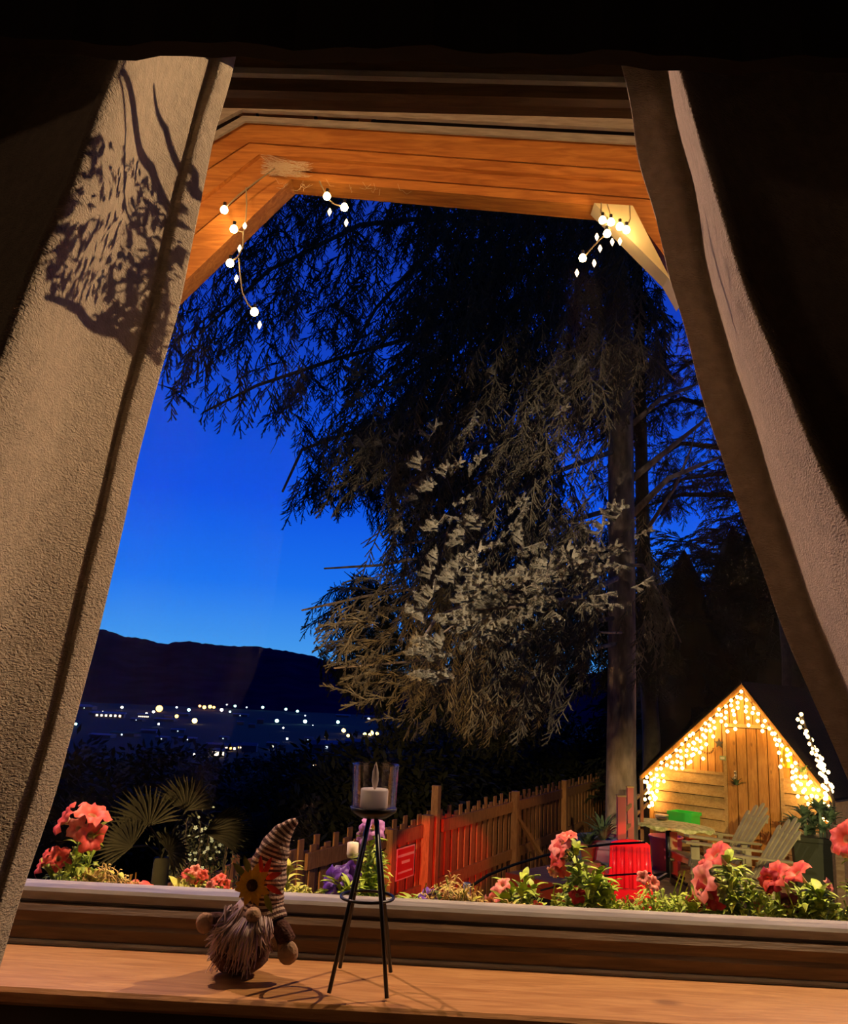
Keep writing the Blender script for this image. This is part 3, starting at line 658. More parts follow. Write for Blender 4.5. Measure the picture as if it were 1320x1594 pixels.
lamps = [(190, 1101, 'w', 5), (248, 1103, 'o', 13), (239, 1108, 'w', 5), (228, 1111, 'w', 5), (275, 1101, 'c', 4), (294, 1105, 'g', 6), (275, 1115, 'o', 7), (247, 1127, 'w', 4), (118, 1127, 'g', 5), (311, 1099, 'o', 5), (318, 1101, 'o', 7), (327, 1100, 'o', 7), (333, 1101, 'o', 5), (345, 1105, 'w', 6), (303, 1122, 'y', 10), (366, 1099, 'g', 5), (409, 1101, 'g', 5), (445, 1104, 'g', 5), (463, 1107, 'g', 5), (431, 1122, 'g', 7), (475, 1123, 'g', 7), (526, 1124, 'g', 6), (508, 1146, 'y', 7), (535, 1137, 'y', 8), (542, 1145, 'y', 6), (568, 1143, 'y', 7), (577, 1141, 'y', 11), (587, 1142, 'y', 6), (611, 1143, 'w', 4), (302, 1174, 'w', 4), (353, 1097, 'c', 3), (384, 1101, 'c', 3), (475, 1114, 'c', 3), (487, 1129, 'c', 2), (424, 1162, 'w', 4), (447, 1150, 'w', 4), (392, 1228, 'w', 5), (574, 1119, 'c', 5), (285, 1047, 'w', 3), (441, 1133, 'w', 3), (631, 1121, 'c', 4), (644, 1121, 'c', 4), (518, 1160, 'c', 3), (358, 1108, 'g', 4), (160, 1108, 'w', 3)]
lt = {'w': ('white', LMW), 'g': ('cool green-white', LMG), 'o': ('orange', LMO), 'y': ('golden yellow', LMY), 'c': ('faint bluish', LITC)}
for px, py, c, dpx in lamps:
    up_ = py + 5
    if py > 1200: g = PY(px, py + 6, 70); g.z = gh(g.x, 70); 
    elif py < 1060: g = PY(px, py + 3, 3600); 
    else: g = ground_at(px, up_)
    hd = PY(px, py, g.y); rr = dpx * .5 / F * g.y * .82
    if py > 1200 or py < 1060: g.z = hd.z - 6
    ht = hd.z - g.z
    t = thing('street_lamp', '%s street lamp %s' % (lt[c][0], 'alone high on the dark hillside' if py < 1060 else 'alone in the dark below the town' if py > 1200 else 'shining in the town below the hills'), 'lamp', g, '%s lamps of the town' % lt[c][0])
    if py < 1060 or py > 1200: del t['group']
    else: bl_.setdefault(lt[c][0], []).append((px, t))
    b = MB(); b.ball(hd, (rr, rr, rr * .9), 8); b.build('lamp_head', lt[c][1], t)
    b = MB(); b.tube([g - V((0, 0, 2)), hd], max(.08, rr * .07), 4); b.build('pole', TR, t)
for q, l_ in bl_.items(): number(l_, '%s street lamp of the town,' % q, 'among its colour')
# ================================================================== FENCE
FZ = CZ - 1.50
A = PZ(252, 1377, FZ + .02); B = PZ(945, 1208, FZ + .02)
Lf = (B - A).length; fd = (B - A).normalized(); fn = V((fd.y, -fd.x, 0))       # fn looks towards the house side
if fn.y > 0: fn = -fn
fe = thing('fence', 'long board-on-board garden fence running back from the flower box to the spruce', 'fence', (A.x, A.y, gh(A.x, A.y)))
rf = random.Random(5)
pw = .105; npk = int(Lf / pw)
zb = GZ - .25
def picket_mesh(h_, w2, nm):
    b = MB(); b.box((0, 0, h_ / 2), (w2, .02, h_), bev=0); return b.mesh(nm, FENCEM)
pms = [picket_mesh((FZ - zb) + dz, w2, 'picket') for dz, w2 in ((.015, .098), (.125, .085), (.05, .098), (.10, .09))]
ang = math.atan2(fd.y, fd.x)
for k in range(npk):
    p = A + fd * (pw * (k + .5)); tall = k % 3 == 2; off = .012 if k % 2 else -.012
    M4 = Matrix.Translation((p.x, p.y, zb + rf.uniform(-.012, .012))) @ Matrix.Rotation(ang, 4, 'Z') @ Matrix.Rotation(rf.uniform(-.006, .006), 4, 'Y')
    M4.translation += fn * off * (1 if k > 16 else .6)
    pk = place('picket', pms[(1 if tall else (0 if k % 3 == 0 else 2))], fe, M4)
for a_, b_, z, hh in ((1.9, Lf * .36, FZ - .10, .15), (Lf * .37, Lf, FZ - .10, .15), (1.9, Lf, FZ - .78, .14)):
    b = MB(); b.beam(A + fd * a_ + fn * .045 + V((0, 0, z - FZ)), A + fd * b_ + fn * .045 + V((0, 0, z - FZ)), .035, hh); b.build('rail', FENCEM, fe)
def fence_at(px):                                   # distance along the fence seen at px
    d = ray(px, 1300); n_ = V((-fd.y, fd.x)); o_ = A.xy
    k = (o_.dot(n_)) / (V((d.x, d.y)).dot(n_)); q = V((d.x, d.y)) * k; return (q - o_).dot(fd.xy)
for px, top, wd in ((667, 1222, .09), (655, 1268, .11), (598, 1290, .10), (793, 1231, .10), (871, 1214, .09)):
    s_ = fence_at(px); p = A + fd * s_ + fn * .085; zt_ = PY(px, top, p.y).z
    b = MB(); b.box((0, 0, (zt_ - zb) / 2), (wd, wd, zt_ - zb), Matrix.Translation((p.x, p.y, zb)) @ Matrix.Rotation(ang, 4, 'Z')); b.build('post', FENCEM, fe)
s0 = fence_at(793); p = A + fd * s0 + fn * .13; p.z = PY(795, 1272, p.y).z
s1 = fence_at(862); q = A + fd * s1 + fn * 1.2; q = PY(884, 1396, q.y)
b = MB(); b.beam(p, q, .05, .05); b.build('diagonal_brace', FENCEM, fe)
# red notice on the fence
s_ = fence_at(622); c = A + fd * s_ + fn * .09; c.z = PY(622, 1342, c.y).z
RSG = mat('red_sign', (.62, .02, .03), .5); WSG = mat('sign_white', (.85, .72, .70), .5)
sw = abs(fence_at(637) - fence_at(609)); sh_ = 44 / F * c.y
Ts = Matrix.Translation(c) @ Matrix.Rotation(ang, 4, 'Z')
sg = thing('sign', 'small red notice with white border and white lines of lettering on the fence', 'sign', c)
b = MB(); b.box((0, 0, 0), (sw, .006, sh_), Ts); b.build('plate', WSG, sg)
def onsign(u0_, u1_, v0_, v1_, m_, nm, y=-.006):
    b = MB(); b.box((sw * (u0_ + u1_ - 1) / 2, y, sh_ * (v0_ + v1_ - 1) / 2), (sw * (u1_ - u0_), .004, sh_ * (v1_ - v0_)), Ts); b.build(nm, m_, sg)
onsign(.05, .95, .04, .96, RSG, 'red_field', -.004)
for u0_, u1_, v0_, v1_ in ((.05, .95, .71, .79), (.28, .72, .49, .58), (.10, .86, .20, .26)): onsign(u0_, u1_, v0_, v1_, WSG, 'lettering_line')
# ================================================================== SHED
wc = PZ(1160, 1330, CZ - 2.13); 
th = R(-43.1)
ux = V((math.cos(th), math.sin(th), 0)); nx = V((ux.y, -ux.x, 0))       # nx: towards the viewer
W0 = V((PY(1160, 1108, 12.5).x, 12.5, CZ - 2.15))
def SW(px, py, off=0.0):                            # point of the shed front wall seen at px,py
    d = ray(px, py); o_ = W0 + nx * off; k = (V((o_.x, o_.y, 0)).dot(nx)) / V((d.x, d.y, 0)).dot(nx); return V((d.x * k, d.y * k, CZ + d.z * k))
def SL(px, py, off=0.0):
    p = SW(px, py, off) - W0; return p.dot(ux), p.z
def S(s, z, off=0.0): return W0 + ux * s + nx * off + V((0, 0, z))
sL, _ = SL(1012, 1205); sR, _ = SL(1288, 1238); sA, zA = SL(1160, 1072)
_, zE1 = SL(1008, 1206); _, zE2 = SL(1292, 1234); zE = (zE1 + zE2) / 2
shed = thing('garden_shed', 'small pine garden shed with steep gable, wreathed in warm string lights', 'shed', W0)
def roofz(s): return zE + (zA - zE) * ((s - sL) / (sA - sL) if s < sA else (sR - s) / (sR - sA))
dL, _ = SL(1133, 1200); dR, dT = SL(1211, 1136); 
_, zM = SL(1100, 1203)
def board(s0_, s1_, z0, f1, f2, m_, nm, off=0.0, th_=.02):
    b = MB(); b.prism([S(s0_, z0, off), S(s1_, z0, off), S(s1_, f2, off), S(s0_, f1, off)], nx * -th_); return b.build(nm, m_, shed)
rs = random.Random(9)
bw = .115; s = sL + .02
while s < sR - .02:
    e_ = min(s + bw - .013, sR)
    if s < dL < e_:
        board(dL - .028, e_, dT + .05, roofz(dL - .028), roofz(e_), SHEDM, 'wall_board'); e_ = dL - .04
    if s < dR < e_:
        board(s, dR + .028, dT + .05, roofz(s), roofz(dR + .028), SHEDM, 'wall_board'); s = dR + .035; e_ = s + bw - .013
    if e_ <= dL or s >= dR: z0 = zM
    else: z0 = dT
    if roofz(s) > z0 + .02 or roofz(e_) > z0 + .02:
        if s < sA < e_: board(s, sA, z0, roofz(s), roofz(sA), SHEDM, 'wall_board'); board(sA, e_, z0, roofz(sA), roofz(e_), SHEDM, 'wall_board')
        else: board(s, e_, z0, max(z0 + .01, roofz(s)), max(z0 + .01, roofz(e_)), SHEDM, 'wall_board', rs.uniform(-.003, .003))
    s += bw
nb = 8
for k in range(nb):
    z1 = zM - (zM / nb) * k - .012; z0 = zM - (zM / nb) * (k + 1)
    for a_, b_ in ((sL, dL - .03), (dR + .03, sR)):
        b = MB(); b.prism([S(a_, z0, .028), S(a_, z1, .006), S(a_, z1, -.012), S(a_, z0, -.012)], ux * (b_ - a_)); b.build('siding_board', SHEDH, shed)
dr = MB(); 
door_ob = None
nd = 5
for k in range(nd):
    a_ = dL + (dR - dL) * k / nd; b_ = dL + (dR - dL) * (k + 1) / nd - .014
    b = MB(); b.prism([S(a_, .02, .012), S(b_, .02, .012), S(b_, dT - .01, .012), S(a_, dT - .01, .012)], nx * -.02)
    if door_ob is None: door_ob = b.build('door', SHEDM, shed)
    else: b.build('door_board', SHEDM, door_ob)
b = MB(); hz = SL(1146, 1208)[1]; hs = SL(1146, 1208)[0]
b.box((0, 0, 0), (.035, .012, .15), Matrix.Translation(S(hs, hz, .02)) @ Matrix.Rotation(th, 4, 'Z')); b.ball(S(hs, hz - .03, .055), .028, 8); b.ball(S(hs, hz + .05, .035), .016, 8)
b.build('door_handle', mat('dull_brass', (.30, .24, .16), .35, metal=.7), door_ob, True)
for a_, b_, z0, z1, nm in ((dL - .03, dR + .03, dT, dT + .05, 'door_lintel'), (dL - .055, dL - .005, 0, dT + .02, 'door_jamb'), (dR + .005, dR + .055, 0, dT + .02, 'door_jamb'), (sL, dL - .03, zM - .012, zM + .03, 'belt_trim'), (dR + .03, sR, zM - .012, zM + .03, 'belt_trim')):
    board(a_, b_, z0, z1, z1, SHEDH, nm, .025, .02)
for s_ in (sL - .0, sR - .07): board(s_, s_ + .07, 0, roofz(max(sL, s_)) + .01, roofz(min(sR, s_ + .07)) + .01, SHEDM, 'corner_post', .03, .06)
RF = mat('shed_roofing', (.012, .010, .008), .95, bump=.4, spec=.05)
for sg_, (s0_, s1_) in ((-1, (sL - .12, sA)), (1, (sA, sR + .12))):
    sl = (zA - zE) / (sA - sL) if sg_ < 0 else (zE - zA) / (sR - sA)
    z0 = zA + sl * (s0_ - sA) if sg_ < 0 else zA; z1 = zA if sg_ < 0 else zA + sl * (s1_ - sA)
    b = MB(); b.prism([S(s0_, z0 + .0, .10), S(s1_, z1 + .0, .10), S(s1_, z1 + .09, .10), S(s0_, z0 + .09, .10)], nx * -.025); b.build('barge_board', SHEDM, shed)
    b = MB(); b.prism([S(s0_, z0 + .07, .13), S(s1_, z1 + .07, .13), S(s1_, z1 + .10, .13), S(s0_, z0 + .10, .13)], nx * -2.3); b.build('roof', RF, shed)
for s_ in (sL, sR):
    b = MB(); b.prism([S(s_, 0, 0), S(s_, zE, 0), S(s_ + .02, zE, 0), S(s_ + .02, 0, 0)], nx * -2.1); b.build('side_wall', SHEDH, shed)
b = MB(); b.prism([S(sL, 0, -2.08), S(sR, 0, -2.08), S(sR, zE, -2.08), S(sA, zA, -2.08), S(sL, zE, -2.08)], nx * -.02); b.build('back_wall', SHEDH, shed)
b = MB(); b.prism([S(sL + .02, .02, -.03), S(sR - .02, .02, -.03), S(sR - .02, zE - .02, -.03), S(sA, zA - .04, -.03), S(sL + .02, zE - .02, -.03)], nx * -.01); b.build('wall_backing', RF, shed)
# ornaments on the shed front
c = SW(1119, 1157, .03); b = MB(); pts = []
for k in range(10):
    a = R(90 + 36 * k); rr = .075 if k % 2 == 0 else .032; pts.append(c + ux * rr * math.cos(a) + V((0, 0, rr * math.sin(a))))
b.prism(pts, nx * -.012); tag(b.build('star_ornament', mat('dark_star', (.06, .05, .03), .6)), 'dark five-pointed star hanging left of the shed door', 'ornament')
c = SW(1125, 1180, .03)
Tp = Matrix.Translation(c) @ Matrix.Rotation(th, 4, 'Z'); pq = thing('plaque', 'small pale plaque on the shed wall below the dark star', 'plaque', c)
b = MB(); b.box((0, 0, 0), (.09, .015, .06), Tp); b.build('plate', mat('plaque_green', (.30, .36, .16), .6), pq); b = MB(); b.box((0, -.01, 0), (.06, .006, .03), Tp); b.build('inset', mat('plaque_pale', (.65, .6, .4), .6), pq)
c = SW(1225, 1178, .09); b = MB(); Tq = Matrix.Translation(c) @ Matrix.Rotation(th, 4, 'Z')
b.lathe([(.001, -.15), (.045, -.14), (.068, -.08), (.068, .08), (.045, .14), (.001, .15)], 14, Tq); tag(b.build('wall_lantern', mat('yellow_lantern', (.95, .60, .01), .5), None, True), 'yellow oval lantern on the wall right of the shed door', 'lantern')
c = SW(1100, 1168, .03)
b = MB(); 
for k in range(9):
    a = math.pi * k / 8 + math.pi; p = c + ux * .10 * math.cos(a) + V((0, 0, .07 * math.sin(a) + .03)); b.ball(p, .016, 6)
tag(b.build('garland_bow', mat('dry_garland', (.20, .11, .03), .9)), 'small curved dry garland on the wall left of the door', 'garland')
# ------------------------------------------------------------------ string lights on the shed
def bulb_mesh(r_):
    b = MB(); b.lathe([(.001, -r_ * 1.0), (r_ * .8, -r_ * .55), (r_, .1 * r_), (r_ * .6, r_ * .8), (.001, r_)], 8); return b.mesh('bulb', BULB, True)
BM = bulb_mesh(.026)
il = thing('string_lights', 'dense curtain of warm icicle lights along the gable of the shed', 'string lights', S(sA, zA, .12))
ri = random.Random(4); wires = MB(); edge = []
def put(t, p, me): place('bulb', me, t, Matrix.Translation(p))
k = 0
x = 1012.0
while x < 1292:
    s_, _ = SL(x, 1150); s_ = max(sL - .05, min(sR + .05, s_)); zt = roofz(max(sL, min(sR, s_))) - .03
    n = ri.choice([2, 3, 4, 5, 3, 2])
    if 1060 < x < 1075 or 1088 < x < 1106 or 1232 < x < 1262: n = ri.choice([4, 6, 5])
    if x < 1030: n += 2
    if 1150 < x < 1162: n = 6
    if x > 1268: n = ri.choice([4, 5])
    top_ = S(s_, zt, .13); edge.append(top_); z = zt - ri.uniform(.0, .04); last = top_
    for j in range(n):
        p = S(s_ + ri.uniform(-.03, .03), z, .13 + ri.uniform(-.015, .02)); put(il, p, BM); wires.tube([last, p], .004, 3, cap=False); last = p; z -= ri.uniform(.065, .10)
    x += ri.uniform(6.0, 9.5)
for j in range(9):
    p = SW(1010 + ri.uniform(-6, 10), 1212 + j * 5.4, .13); put(il, p, BM)
wires.tube(edge, .006, 4); wires.build('wire', WIREM, il)
# second string on a pole right of the shed
pts = [(1247, 1112), (1243, 1120), (1250, 1124), (1247, 1132), (1256, 1138), (1258, 1147), (1262, 1152), (1259, 1158), (1268, 1163), (1271, 1168), (1266, 1172), (1276, 1178), (1270, 1183), (1280, 1188), (1277, 1194), (1284, 1199), (1276, 1204), (1283, 1210), (1287, 1217), (1280, 1223), (1289, 1229), (1284, 1235), (1293, 1222), (1273, 1192), (1266, 1165), (1252, 1142)]
py_ = thing('string_lights', 'second string of warm lights wound up a thin pole right of the shed', 'string lights', PY(1290, 1300, 11.6))
wp = MB(); wp.tube([PY(x, y, 11.6) for x, y in pts[:22]], .005, 3); wp.build('wire', WIREM, py_)
for x, y in pts + [(x_ + 4, y_ + 3) for x_, y_ in pts[10:]]: put(py_, PY(x + ri.uniform(-2, 2), y, 11.6 + ri.uniform(-.05, .05)), BM)
b = MB(); q0 = PY(1297, 1262, 11.6); q0.z = GZ; b.tube([q0, PY(1297, 1245, 11.6), PY(1246, 1110, 11.63)], .02, 6); tag(b.build('garden_pole', BARKD), 'thin leaning pole that carries the second string of lights', 'pole')
# ================================================================== DECK
deck = thing('deck', 'weathered wooden deck in front of the garden shed', 'deck', W0 + nx * 2 - V((0, 0, .05)))
DZ0 = -.0
for k in range(20):
    o0 = .02 + k * .145
    b = MB(); b.prism([S(-1.9, -.03, o0), S(1.95, -.03, o0), S(1.95, 0, o0), S(-1.9, 0, o0)], nx * .137); b.build('deck_board', DECKM, deck)
b = MB(); b.prism([S(-1.92, -.20, 2.93), S(1.97, -.20, 2.93), S(1.97, -.002, 2.93), S(-1.92, -.002, 2.93)], nx * .035); b.build('edge_board', mat('red_lit_edge', (.36, .05, .03), .6), deck)  # red light on the front edge put into its colour
b = MB(); b.prism([S(1.96, -.20, 0), S(1.96, -.002, 0), S(1.96, -.002, 2.93), S(1.96, -.20, 2.93)], ux * .03); b.build('edge_board', DECKM, deck)
for s_ in (-1.8, -.5, .7, 1.85):
    for o0 in (.3, 1.6, 2.8):
        b = MB(); b.box((0, 0, -.39), (.1, .1, .72), Matrix.Translation(S(s_, 0, o0))); b.build('post', DECKM, deck)
# broad step in front of the door
a_, _ = SL(1160, 1325); st = thing('door_step', 'broad pale plank step in front of the shed door', 'step', S(.3, 0, .3))
for k in range(3):
    b = MB(); o0 = .06 + k * .15; b.prism([S(dL - .25, .0, o0), S(dR + .45, .0, o0), S(dR + .45, .10, o0), S(dL - .25, .10, o0)], nx * .142); b.build('plank', SHEDH, st)
# ================================================================== ADIRONDACK CHAIRS
def adirondack():
    t = thing('garden_chair', None, 'chair')
    for k in range(5):                               # fan back, leaning towards +y
        sx_ = (k - 2) * .105; tl_ = .84 - .045 * abs(k - 2) ** 1.6; d = V(((k - 2) * .05, .58, .82)).normalized()
        a = V((sx_ * .75, .30, .30)); e_ = a + d * tl_; sd = V((1, 0, 0)); n_ = d.cross(sd).normalized()
        b = MB(); w0, w1 = .027, .036
        q = [a - sd * w0, a + sd * w0, e_ + sd * w1 - d * .035, e_ + sd * w1 * .5, e_ - sd * w1 * .5, e_ - sd * w1 - d * .035]
        b.prism(q, n_ * .018); b.build('back_slat', CHAIRM, t)
    for z, y in ((.42, .415), (.80, .685)):
        b = MB(); b.box((0, y, z), (.50, .025, .05)); b.build('back_rail', CHAIRM, t)
    for k in range(6):
        y = -.32 + k * .105; z = .375 - k * .018; b = MB(); b.box((0, y, z), (.54, .09, .02)); b.build('seat_slat', CHAIRM, t)
    for s_ in (-1, 1):
        b = MB(); b.beam((s_ * .27, -.36, .35), (s_ * .27, .62, .06), .03, .12); b.build('seat_rail', CHAIRM, t)
        b = MB(); b.box((s_ * .30, -.30, .29), (.03, .10, .58)); b.build('leg', CHAIRM, t)
        b = MB(); b.box((s_ * .30, .34, .29), (.03, .07, .58)); b.build('leg', CHAIRM, t)
        b = MB(); b.prism([V((s_ * .26, -.42, .62)), V((s_ * .40, -.42, .62)), V((s_ * .41, .0, .585)), V((s_ * .35, .55, .54)), V((s_ * .28, .55, .54))], (0, 0, .022)); b.build('armrest', CHAIRM, t)
    return t
DZ = W0.z
c1 = adirondack(); c2 = copy_tree(c1)
p = PY(1100, 1331, 11.3); c1.location = (p.x, p.y, DZ); c1.rotation_euler.z = R(-80); c1.scale = (1, 1, 1.04)
p = PY(1138, 1330, 10.3); c2.location = (p.x, p.y, DZ); c2.rotation_euler.z = R(-84)
c1['label'] = 'wooden slat-back garden armchair standing behind, close to the shed wall'; c2['label'] = 'wooden slat-back garden armchair in front, right of the table, leaning well back'
for c_ in (c1, c2): c_['group'] = 'slat-back garden armchairs on the deck'
# ------------------------------------------------------------------ table with patterned cloth
tc_ = PZ(1040, 1282, DZ + .70); tb = thing('garden_table', 'low oval garden table with dark legs', 'table', (tc_.x, tc_.y, DZ))
def ell(a, b_, n, z, c=tc_):
    return [V((c.x, c.y, 0)) + ux * a * math.cos(2 * math.pi * k / n) + nx * b_ * math.sin(2 * math.pi * k / n) + V((0, 0, z)) for k in range(n)]
b = MB(); b.prism(ell(.56, .33, 28, DZ + .67), (0, 0, .025)); b.build('tabletop', CHAIRM, tb)
b = MB(); b.tube([V((tc_.x, tc_.y, DZ + .05)), V((tc_.x, tc_.y, DZ + .67))], .035, 10); b.build('pedestal', BLACK, tb, True)
for i in range(4):
    a = i * 1.571 + .6; b = MB(); b.beam(V((tc_.x, tc_.y, DZ + .10)), V((tc_.x + .28 * math.cos(a), tc_.y + .28 * math.sin(a), DZ + .02)), .04, .035); b.build('leg', BLACK, tb)
CLOTH = mat('patterned_cloth', (.95, .90, .42), .8, (.40, .42, .10), 16, detail=5, stretch=(1, 1, 1)); 
b = MB(); n = 36
r1 = ell(.57, .34, n, DZ + .7); r2 = ell(.60, .37, n, DZ + .69); r3 = ell(.61, .38, n, DZ + .66)
for k, q in enumerate(r3): q.z -= .02 * math.sin(k * 1.7)
b.add(r1 + r2 + r3, [tuple(range(n))] + [(j * n + k, j * n + (k + 1) % n, (j + 1) * n + (k + 1) % n, (j + 1) * n + k) for j in (0, 1) for k in range(n)])
o = b.build('tablecloth', CLOTH); so = o.modifiers.new('thick', 'SOLIDIFY'); so.thickness = .004; so.offset = 1
tag(o, 'yellow and green patterned cloth on the oval garden table', 'tablecloth')
# small things on the cloth
q = PZ(1030, 1276, DZ + .705); b = MB(); b.lathe([(.001, 0), (.06, .0), (.08, .03), (.075, .03), (.05, .008), (.001, .008)], 14, Matrix.Translation(q)); tag(b.build('bowl', mat('dark_bowl', (.06, .06, .03), .5), None, True), 'small dark bowl on the patterned tablecloth', 'bowl')
# ------------------------------------------------------------------ pink tub, green crate, pale box
PINK = mat('pink_plastic', (.90, .14, .34), .45)
q = PY(1037, 1331, 12.45); q.z = DZ; bt = thing('bucket', 'pink plastic tub under the garden table', 'bucket', q)
T = Matrix.Translation(q); b = MB(); b.lathe([(.001, 0), (.18, 0), (.22, .40), (.235, .41), (.235, .43), (.215, .43), (.175, .012), (.001, .012)], 24, T); b.build('tub', PINK, bt, True)
b = MB(); b.tube([q + V((0.22 * math.cos(a), .02, .41 + -.02 + .0 * a)) + V((0, -.02 - .19 * math.sin(a), -.03 * math.sin(a))) for a in [math.pi * k / 12 for k in range(13)]], .006, 5); b.build('handle', PINK, bt)
GPL = mat('green_plastic', (.06, .75, .07), .5); 
bc = SW(1066, 1268, .32); bc.z = DZ
bn = thing('bench', 'low plank bench along the shed wall left of the door', 'bench', bc)
Tb = Matrix.Translation(bc) @ Matrix.Rotation(th, 4, 'Z')
for j in range(3):
    b = MB(); b.box((0, -.12 + j * .12, .44), (.9, .11, .03), Tb); b.build('plank', SHEDH, bn)
for i in (-1, 1):
    b = MB(); b.box((.38 * i, 0, .212), (.06, .32, .425), Tb); b.build('leg', SHEDH, bn)
cr_ = SW(1065, 1266, .32); T = Matrix.Translation((cr_.x, cr_.y, DZ + .456)) @ Matrix.Rotation(th, 4, 'Z')
gc = thing('crate', 'bright green plastic crate with a broad rim on the bench by the shed', 'crate', (cr_.x, cr_.y, DZ + .456))
ch = .24; 
for c_, s_ in (((0, -.13, ch / 2), (.34, .015, ch)), ((0, .13, ch / 2), (.34, .015, ch)), ((-.165, 0, ch / 2), (.015, .25, ch)), ((.165, 0, ch / 2), (.015, .25, ch)), ((0, 0, .01), (.33, .25, .02))):
    b = MB(); b.box(c_, s_, T); b.build('side_panel', GPL, gc)
for c_, s_ in (((0, -.14, ch), (.38, .02, .045)), ((0, .14, ch), (.38, .02, .045)), ((-.18, 0, ch), (.02, .27, .045)), ((.18, 0, ch), (.02, .27, .045))):
    b = MB(); b.box(c_, s_, T); b.build('rim', GPL, gc)
q = SW(1031, 1262, .32); T = Matrix.Translation((q.x, q.y, DZ + .456)) @ Matrix.Rotation(th, 4, 'Z'); pb = thing('box', 'small pale pink box left of the green crate', 'box', (q.x, q.y, DZ + .456))
b = MB(); b.box((0, 0, .08), (.15, .14, .16), T); b.build('carton', mat('pale_pink', (.62, .40, .30), .7), pb); b = MB(); b.box((0, 0, .17), (.16, .15, .02), T); b.build('lid', mat('pale_pink_lid', (.72, .52, .42), .7), pb)
# ------------------------------------------------------------------ deck railing posts with slanted slats
rl = thing('railing', 'end railing of the deck with upright posts and short slanted slats', 'railing', PZ(985, 1330, DZ))
REDW = mat('red_lit_post', (.50, .10, .07), .6)  # red spot's light on the posts put into their colour
posts = [(967, 1240, .085, 9.6, REDW), (981, 1226, .07, 10.5, REDW), (999, 1214, .045, 11.6, FENCEM)]
for px, top, wd, y, m_ in posts:
    q = PY(px, 1300, y); zt_ = PY(px, top, y).z; b = MB(); b.box((q.x, q.y, (DZ + zt_) / 2), (wd, wd, zt_ - DZ)); b.build('post', m_, rl)
    b = MB(); b.box((q.x, q.y, zt_ + .008), (wd * 1.15, wd * 1.15, .016)); b.build('post_cap', SHEDH, rl)
for px, py, y in ((977, 1258, 9.9), (975, 1289, 9.9), (990, 1243, 10.9), (990, 1268, 10.9), (990, 1292, 10.9), (1002, 1234, 11.8), (1003, 1256, 11.8)):
    b = MB(); b.beam(PY(px - 5, py + 5, y), PY(px + 5, py - 5, y + .3), .025, .035); b.build('slat', SHEDH, rl)
# ------------------------------------------------------------------ blue barrel pot with agave
AG = mat('agave_leaf', (.12, .19, .09), .6); TERR = mat('terracotta', (.48, .17, .07), .8)
q = PZ(938, 1368, DZ); q = PY(938, 1368, 10.0); qz = q.z
pt = thing('barrel_pot', 'large blue-grey banded barrel pot beside the red chair', 'pot', q)
BLUEG = mat('blue_grey_pot', (.16, .18, .26), .5, (.10, .11, .17), 5)
T = Matrix.Translation(q); b = MB(); b.lathe([(.001, 0), (.22, 0), (.265, .12), (.285, .28), (.28, .44), (.255, .44), (.255, .40), (.001, .40)], 28, T); b.build('barrel', BLUEG, pt, True)
for z, r_ in ((.10, .262), (.36, .288)):
    b = MB(); b.lathe([(r_, z - .02), (r_ + .008, z - .02), (r_ + .008, z + .02), (r_, z + .02)], 28, T); b.build('band', BLUEG, pt, True)
ks = MB(); ks.box((q.x, q.y, (GZ + qz) / 2), (.5, .5, max(.05, qz - GZ))); tag(ks.build('plant_block', DECKM), 'squat wooden block under the blue barrel pot', 'plinth')
def leafy_tuft(name, label, cat, c, n, L_, W_, m_, spread=.9, seed=1, group=None, pot=None):
    t = thing(name, label, cat, c, group); r_ = random.Random(seed); me = petal(L_, W_, .25, 5, .35).mesh('leaf', m_, True)
    for k in range(n):
        a = r_.uniform(0, 6.283); el = r_.uniform(.35, 1.35); x = V((math.cos(a) * math.cos(el) * spread, math.sin(a) * math.cos(el) * spread, math.sin(el))).normalized()
        y = V((-math.sin(a), math.cos(a), 0)); z = x.cross(y); place('leaf', me, t, MX(V(c) + V((math.cos(a), math.sin(a), 0)) * .03, x, y, z, r_.uniform(.7, 1.15)))
    return t
leafy_tuft('agave', 'spiky agave growing in the blue barrel pot', 'plant', q + V((0, 0, .40)), 34, .30, .045, AG, 1, 3)
q2 = PY(915, 1318, 9.7); b = MB(); T = Matrix.Translation(q2); b.lathe([(.001, -.14), (.06, -.14), (.085, .0), (.095, 0), (.095, .03), (.08, .03), (.001, .02)], 18, T); 
fp = thing('flower_pot', 'small terracotta pot left of the blue barrel pot', 'pot', q2 - V((0, 0, .14))); b.build('pot_body', TERR, fp, True)
b = MB(); b.box((q2.x, q2.y, (GZ + q2.z - .14) / 2), (.24, .24, q2.z - .14 - GZ)); tag(b.build('plant_stool', DECKM), 'plain wooden plant stool under the small terracotta pot', 'stool')
leafy_tuft('potted_herb', 'dark leafy herb in the small terracotta pot', 'plant', q2 + V((0, 0, .02)), 26, .16, .05, mat('dark_herb', (.05, .09, .03), .7), 1, 8)
